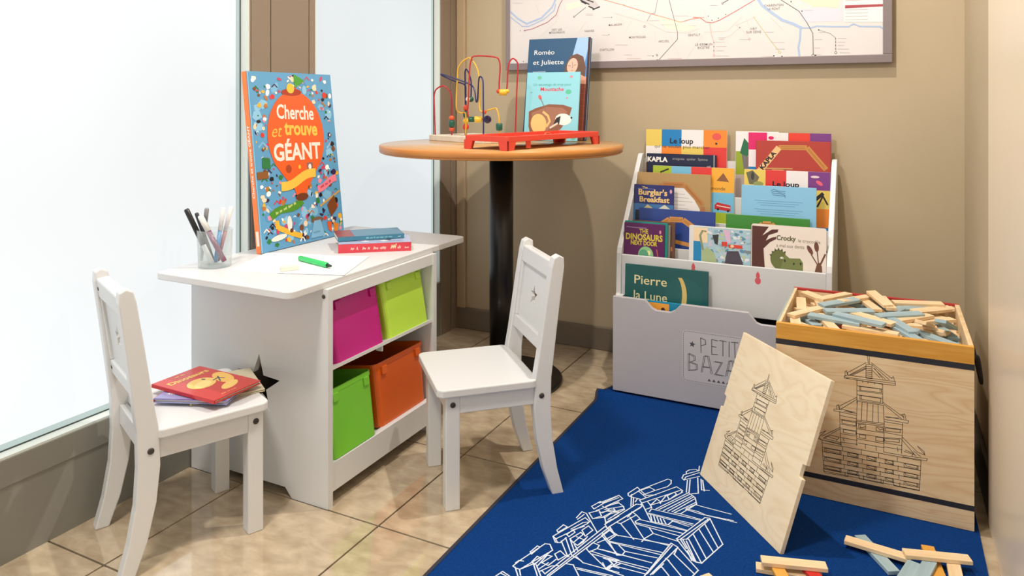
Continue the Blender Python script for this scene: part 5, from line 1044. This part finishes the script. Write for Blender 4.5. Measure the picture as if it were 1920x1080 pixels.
def layer(z, n, seed, mats, rng=(-1.5, 1.5)):
    R = random.Random(seed); placed = []
    tries = 0
    while len(placed) < n and tries < 4000:
        tries += 1
        a = R.uniform(*rng)
        hx = abs(math.cos(a)) * PLEN / 2 + abs(math.sin(a)) * PWID / 2; hy = abs(math.sin(a)) * PLEN / 2 + abs(math.cos(a)) * PWID / 2
        x = R.uniform(QX0 + th + hx + .002, QX1 - th - hx - .002); y = R.uniform(QY0 + th + hy + .002, QY1 - th - hy - .002)
        ok = True
        pts = [(x + math.cos(a) * s, y + math.sin(a) * s) for s in (-.052, -.026, 0, .026, .052)]
        for q in placed:
            if min(math.hypot(p[0] - r[0], p[1] - r[1]) for p in pts for r in q) < .026: ok = False; break
        if ok:
            placed.append(pts); m = R.choice(mats); plank(m, (x, y, z), (0, 0, a), *LBL[m])
for j in range(13):
    for i in range(3):
        m = rb.choice([N_, N_, N_, N_, G_, R_])
        plank(m, (QX0 + th + .0625 + i * .1225, QY0 + th + .0135 + j * .0255, IZ + .0003), (0, 0, rb.uniform(-.012, .012)), *LBL[m])
layer(IZ + .0086, 19, 3, [N_, N_, N_, G_, R_]); layer(IZ + .0168, 17, 5, [N_, N_, N_, N_, G_, N_]); layer(IZ + .0250, 14, 8, [N_, N_, N_, N_, N_, G_])
z0 = IZ + .0335
for mt, a, c, dz, ti, ro in [(N_, (330, 110), (560, 200), .000, 0, .1), (N_, (560, 160), (950, 80), .0082, .03, 0), (N_, (860, 120), (1060, 260), .0164, .05, .1), (N_, (960, 110), (1070, 230), .0082, 0, 0), (N_, (1060, 190), (1500, 205), .0082, 0, .1), (N_, (1150, 235), (1600, 262), .000, 0, 0), (N_, (1340, 320), (1640, 290), .000, 0, .15), (N_, (1130, 385), (1350, 350), .000, 0, 0), (N_, (760, 330), (1010, 400), .000, 0, .1), (N_, (450, 170), (700, 120), .0082, 0, 0), (N_, (810, 200), (920, 280), .000, 0, 0),
                            (G_, (420, 255), (800, 205), .0082, -.03, .1), (G_, (520, 305), (865, 305), .0030, 0, .12), (G_, (400, 345), (740, 405), .000, 0, .1), (G_, (540, 320), (1030, 435), .0082, 0, .1), (G_, (1060, 290), (1330, 275), .000, 0, .1), (G_, (900, 350), (1350, 325), .0062, 0, .12), (G_, (1060, 380), (1190, 450), .000, .05, 0), (G_, (1090, 190), (1210, 140), .000, 0, 0), (G_, (1440, 500), (1610, 345), .010, .35, 0), (N_, (1290, 480), (1410, 355), .006, .30, .1), (N_, (230, 330), (390, 290), .000, 0, 0)]:
    hp(mt, a, c, z0 + dz, ti, ro)

# planks on the rug
def fp(label, mat, p0, p1, z, tilt=0.0, roll=0.0, both=True, name='toy_plank'):
    a = at_z(1380 + p0[0] / 3.692, 920 + p0[1] / 3.692, z + PTH); c = at_z(1380 + p1[0] / 3.692, 920 + p1[1] / 3.692, z + PTH)
    d = (c - a).normalized(); ang = math.atan2(d.y, d.x)
    m = (a + c) / 2 if both else a + d * PLEN / 2
    plank(mat, (m.x, m.y, z), (roll, tilt, ang), label, 'planks scattered on the rug')
zr = RT + .0008
fp('natural plank bridging two grey planks, nearest the plywood box on the rug', N_, (790, 335), (1175, 450), zr + .0082)
fp('blue-grey plank pointing at the viewer, leftmost grey plank on the rug', G_, (870, 318), (1080, 540), zr)
fp('natural plank laid across the top of the rug pile by the right wall', N_, (1165, 420), (1620, 465), zr + .0164)
fp('amber yellow plank under the cross plank on the rug', BLOCKYEL, (1325, 378), (1420, 620), zr, both=False)
fp('blue-grey plank fanned left under the cross plank', G_, (1235, 490), (1140, 640), zr + .0082, both=False)
fp('blue-grey plank fanned right under the cross plank, beside its twin', G_, (1345, 480), (1260, 640), zr + .0164 - .0082, both=False)
fp('natural plank pointing at the viewer under the cross plank, rightmost on the rug', N_, (1500, 478), (1535, 640), zr + .0082, both=False)
fp('natural plank lying on the small pile by the leaning plywood lid', N_, (178, 470), (625, 515), zr + .0164)
fp('natural plank below the top one in the pile by the leaning lid', N_, (145, 515), (590, 590), zr)
fp('yellow plank in the small pile by the leaning lid', BLOCKYEL, (285, 520), (350, 640), zr + .0082, both=False)
fp('bright red plank in the small pile by the leaning lid', R_, (495, 522), (600, 640), zr + .0082, both=False)
fp('natural plank tip lying alone on the rug drawing', N_, (-222, 578), (-150, 640), zr, both=False)

# leaning lid
lb0, lb1 = at_z(1312, 890, RT), at_z(1462, 1040, RT)
u = (lb1 - lb0); LW = u.length; u.normalize(); nn = Vector((-u.y, u.x, 0))
ll = math.atan2(.118, .335); LH = .352
b = MB()
prof = [(0, 0), (LW, 0), (LW, LH * .425), (LW - .010, LH * .43), (LW - .010, LH * .50), (LW, LH * .505), (LW, LH), (0, LH), (0, LH * .56), (.010, LH * .555), (.010, LH * .485), (0, LH * .48)]
b.prism(prof, 0, .0095, PLYL, XZ @ Matrix.Translation((0, 0, -.0095)), bev=.0008)
ptsq = [(0, 0), (LW, 0), (LW, LH), (0, LH)]
A = Art(b, (0, 0, 0), (1, 0, 0), (0, 0, 1), (0, -1, 0))
xr = lambda x, y: (LW * (.15 + .60 * (x - 60) / 815), LH * (.10 + .75 * (1 - (y - .19 * (x - 450) - 20) / 1010)))
tower(A, xr, .0010, '#33271e')
lo = b.build('box_lid', None, lb0 + Vector((0, 0, .0008)), (-ll, 0, math.atan2(u.y, u.x)))
tag(lo, 'loose square plywood lid with a pagoda drawing leaning against the plywood box', 'lid')
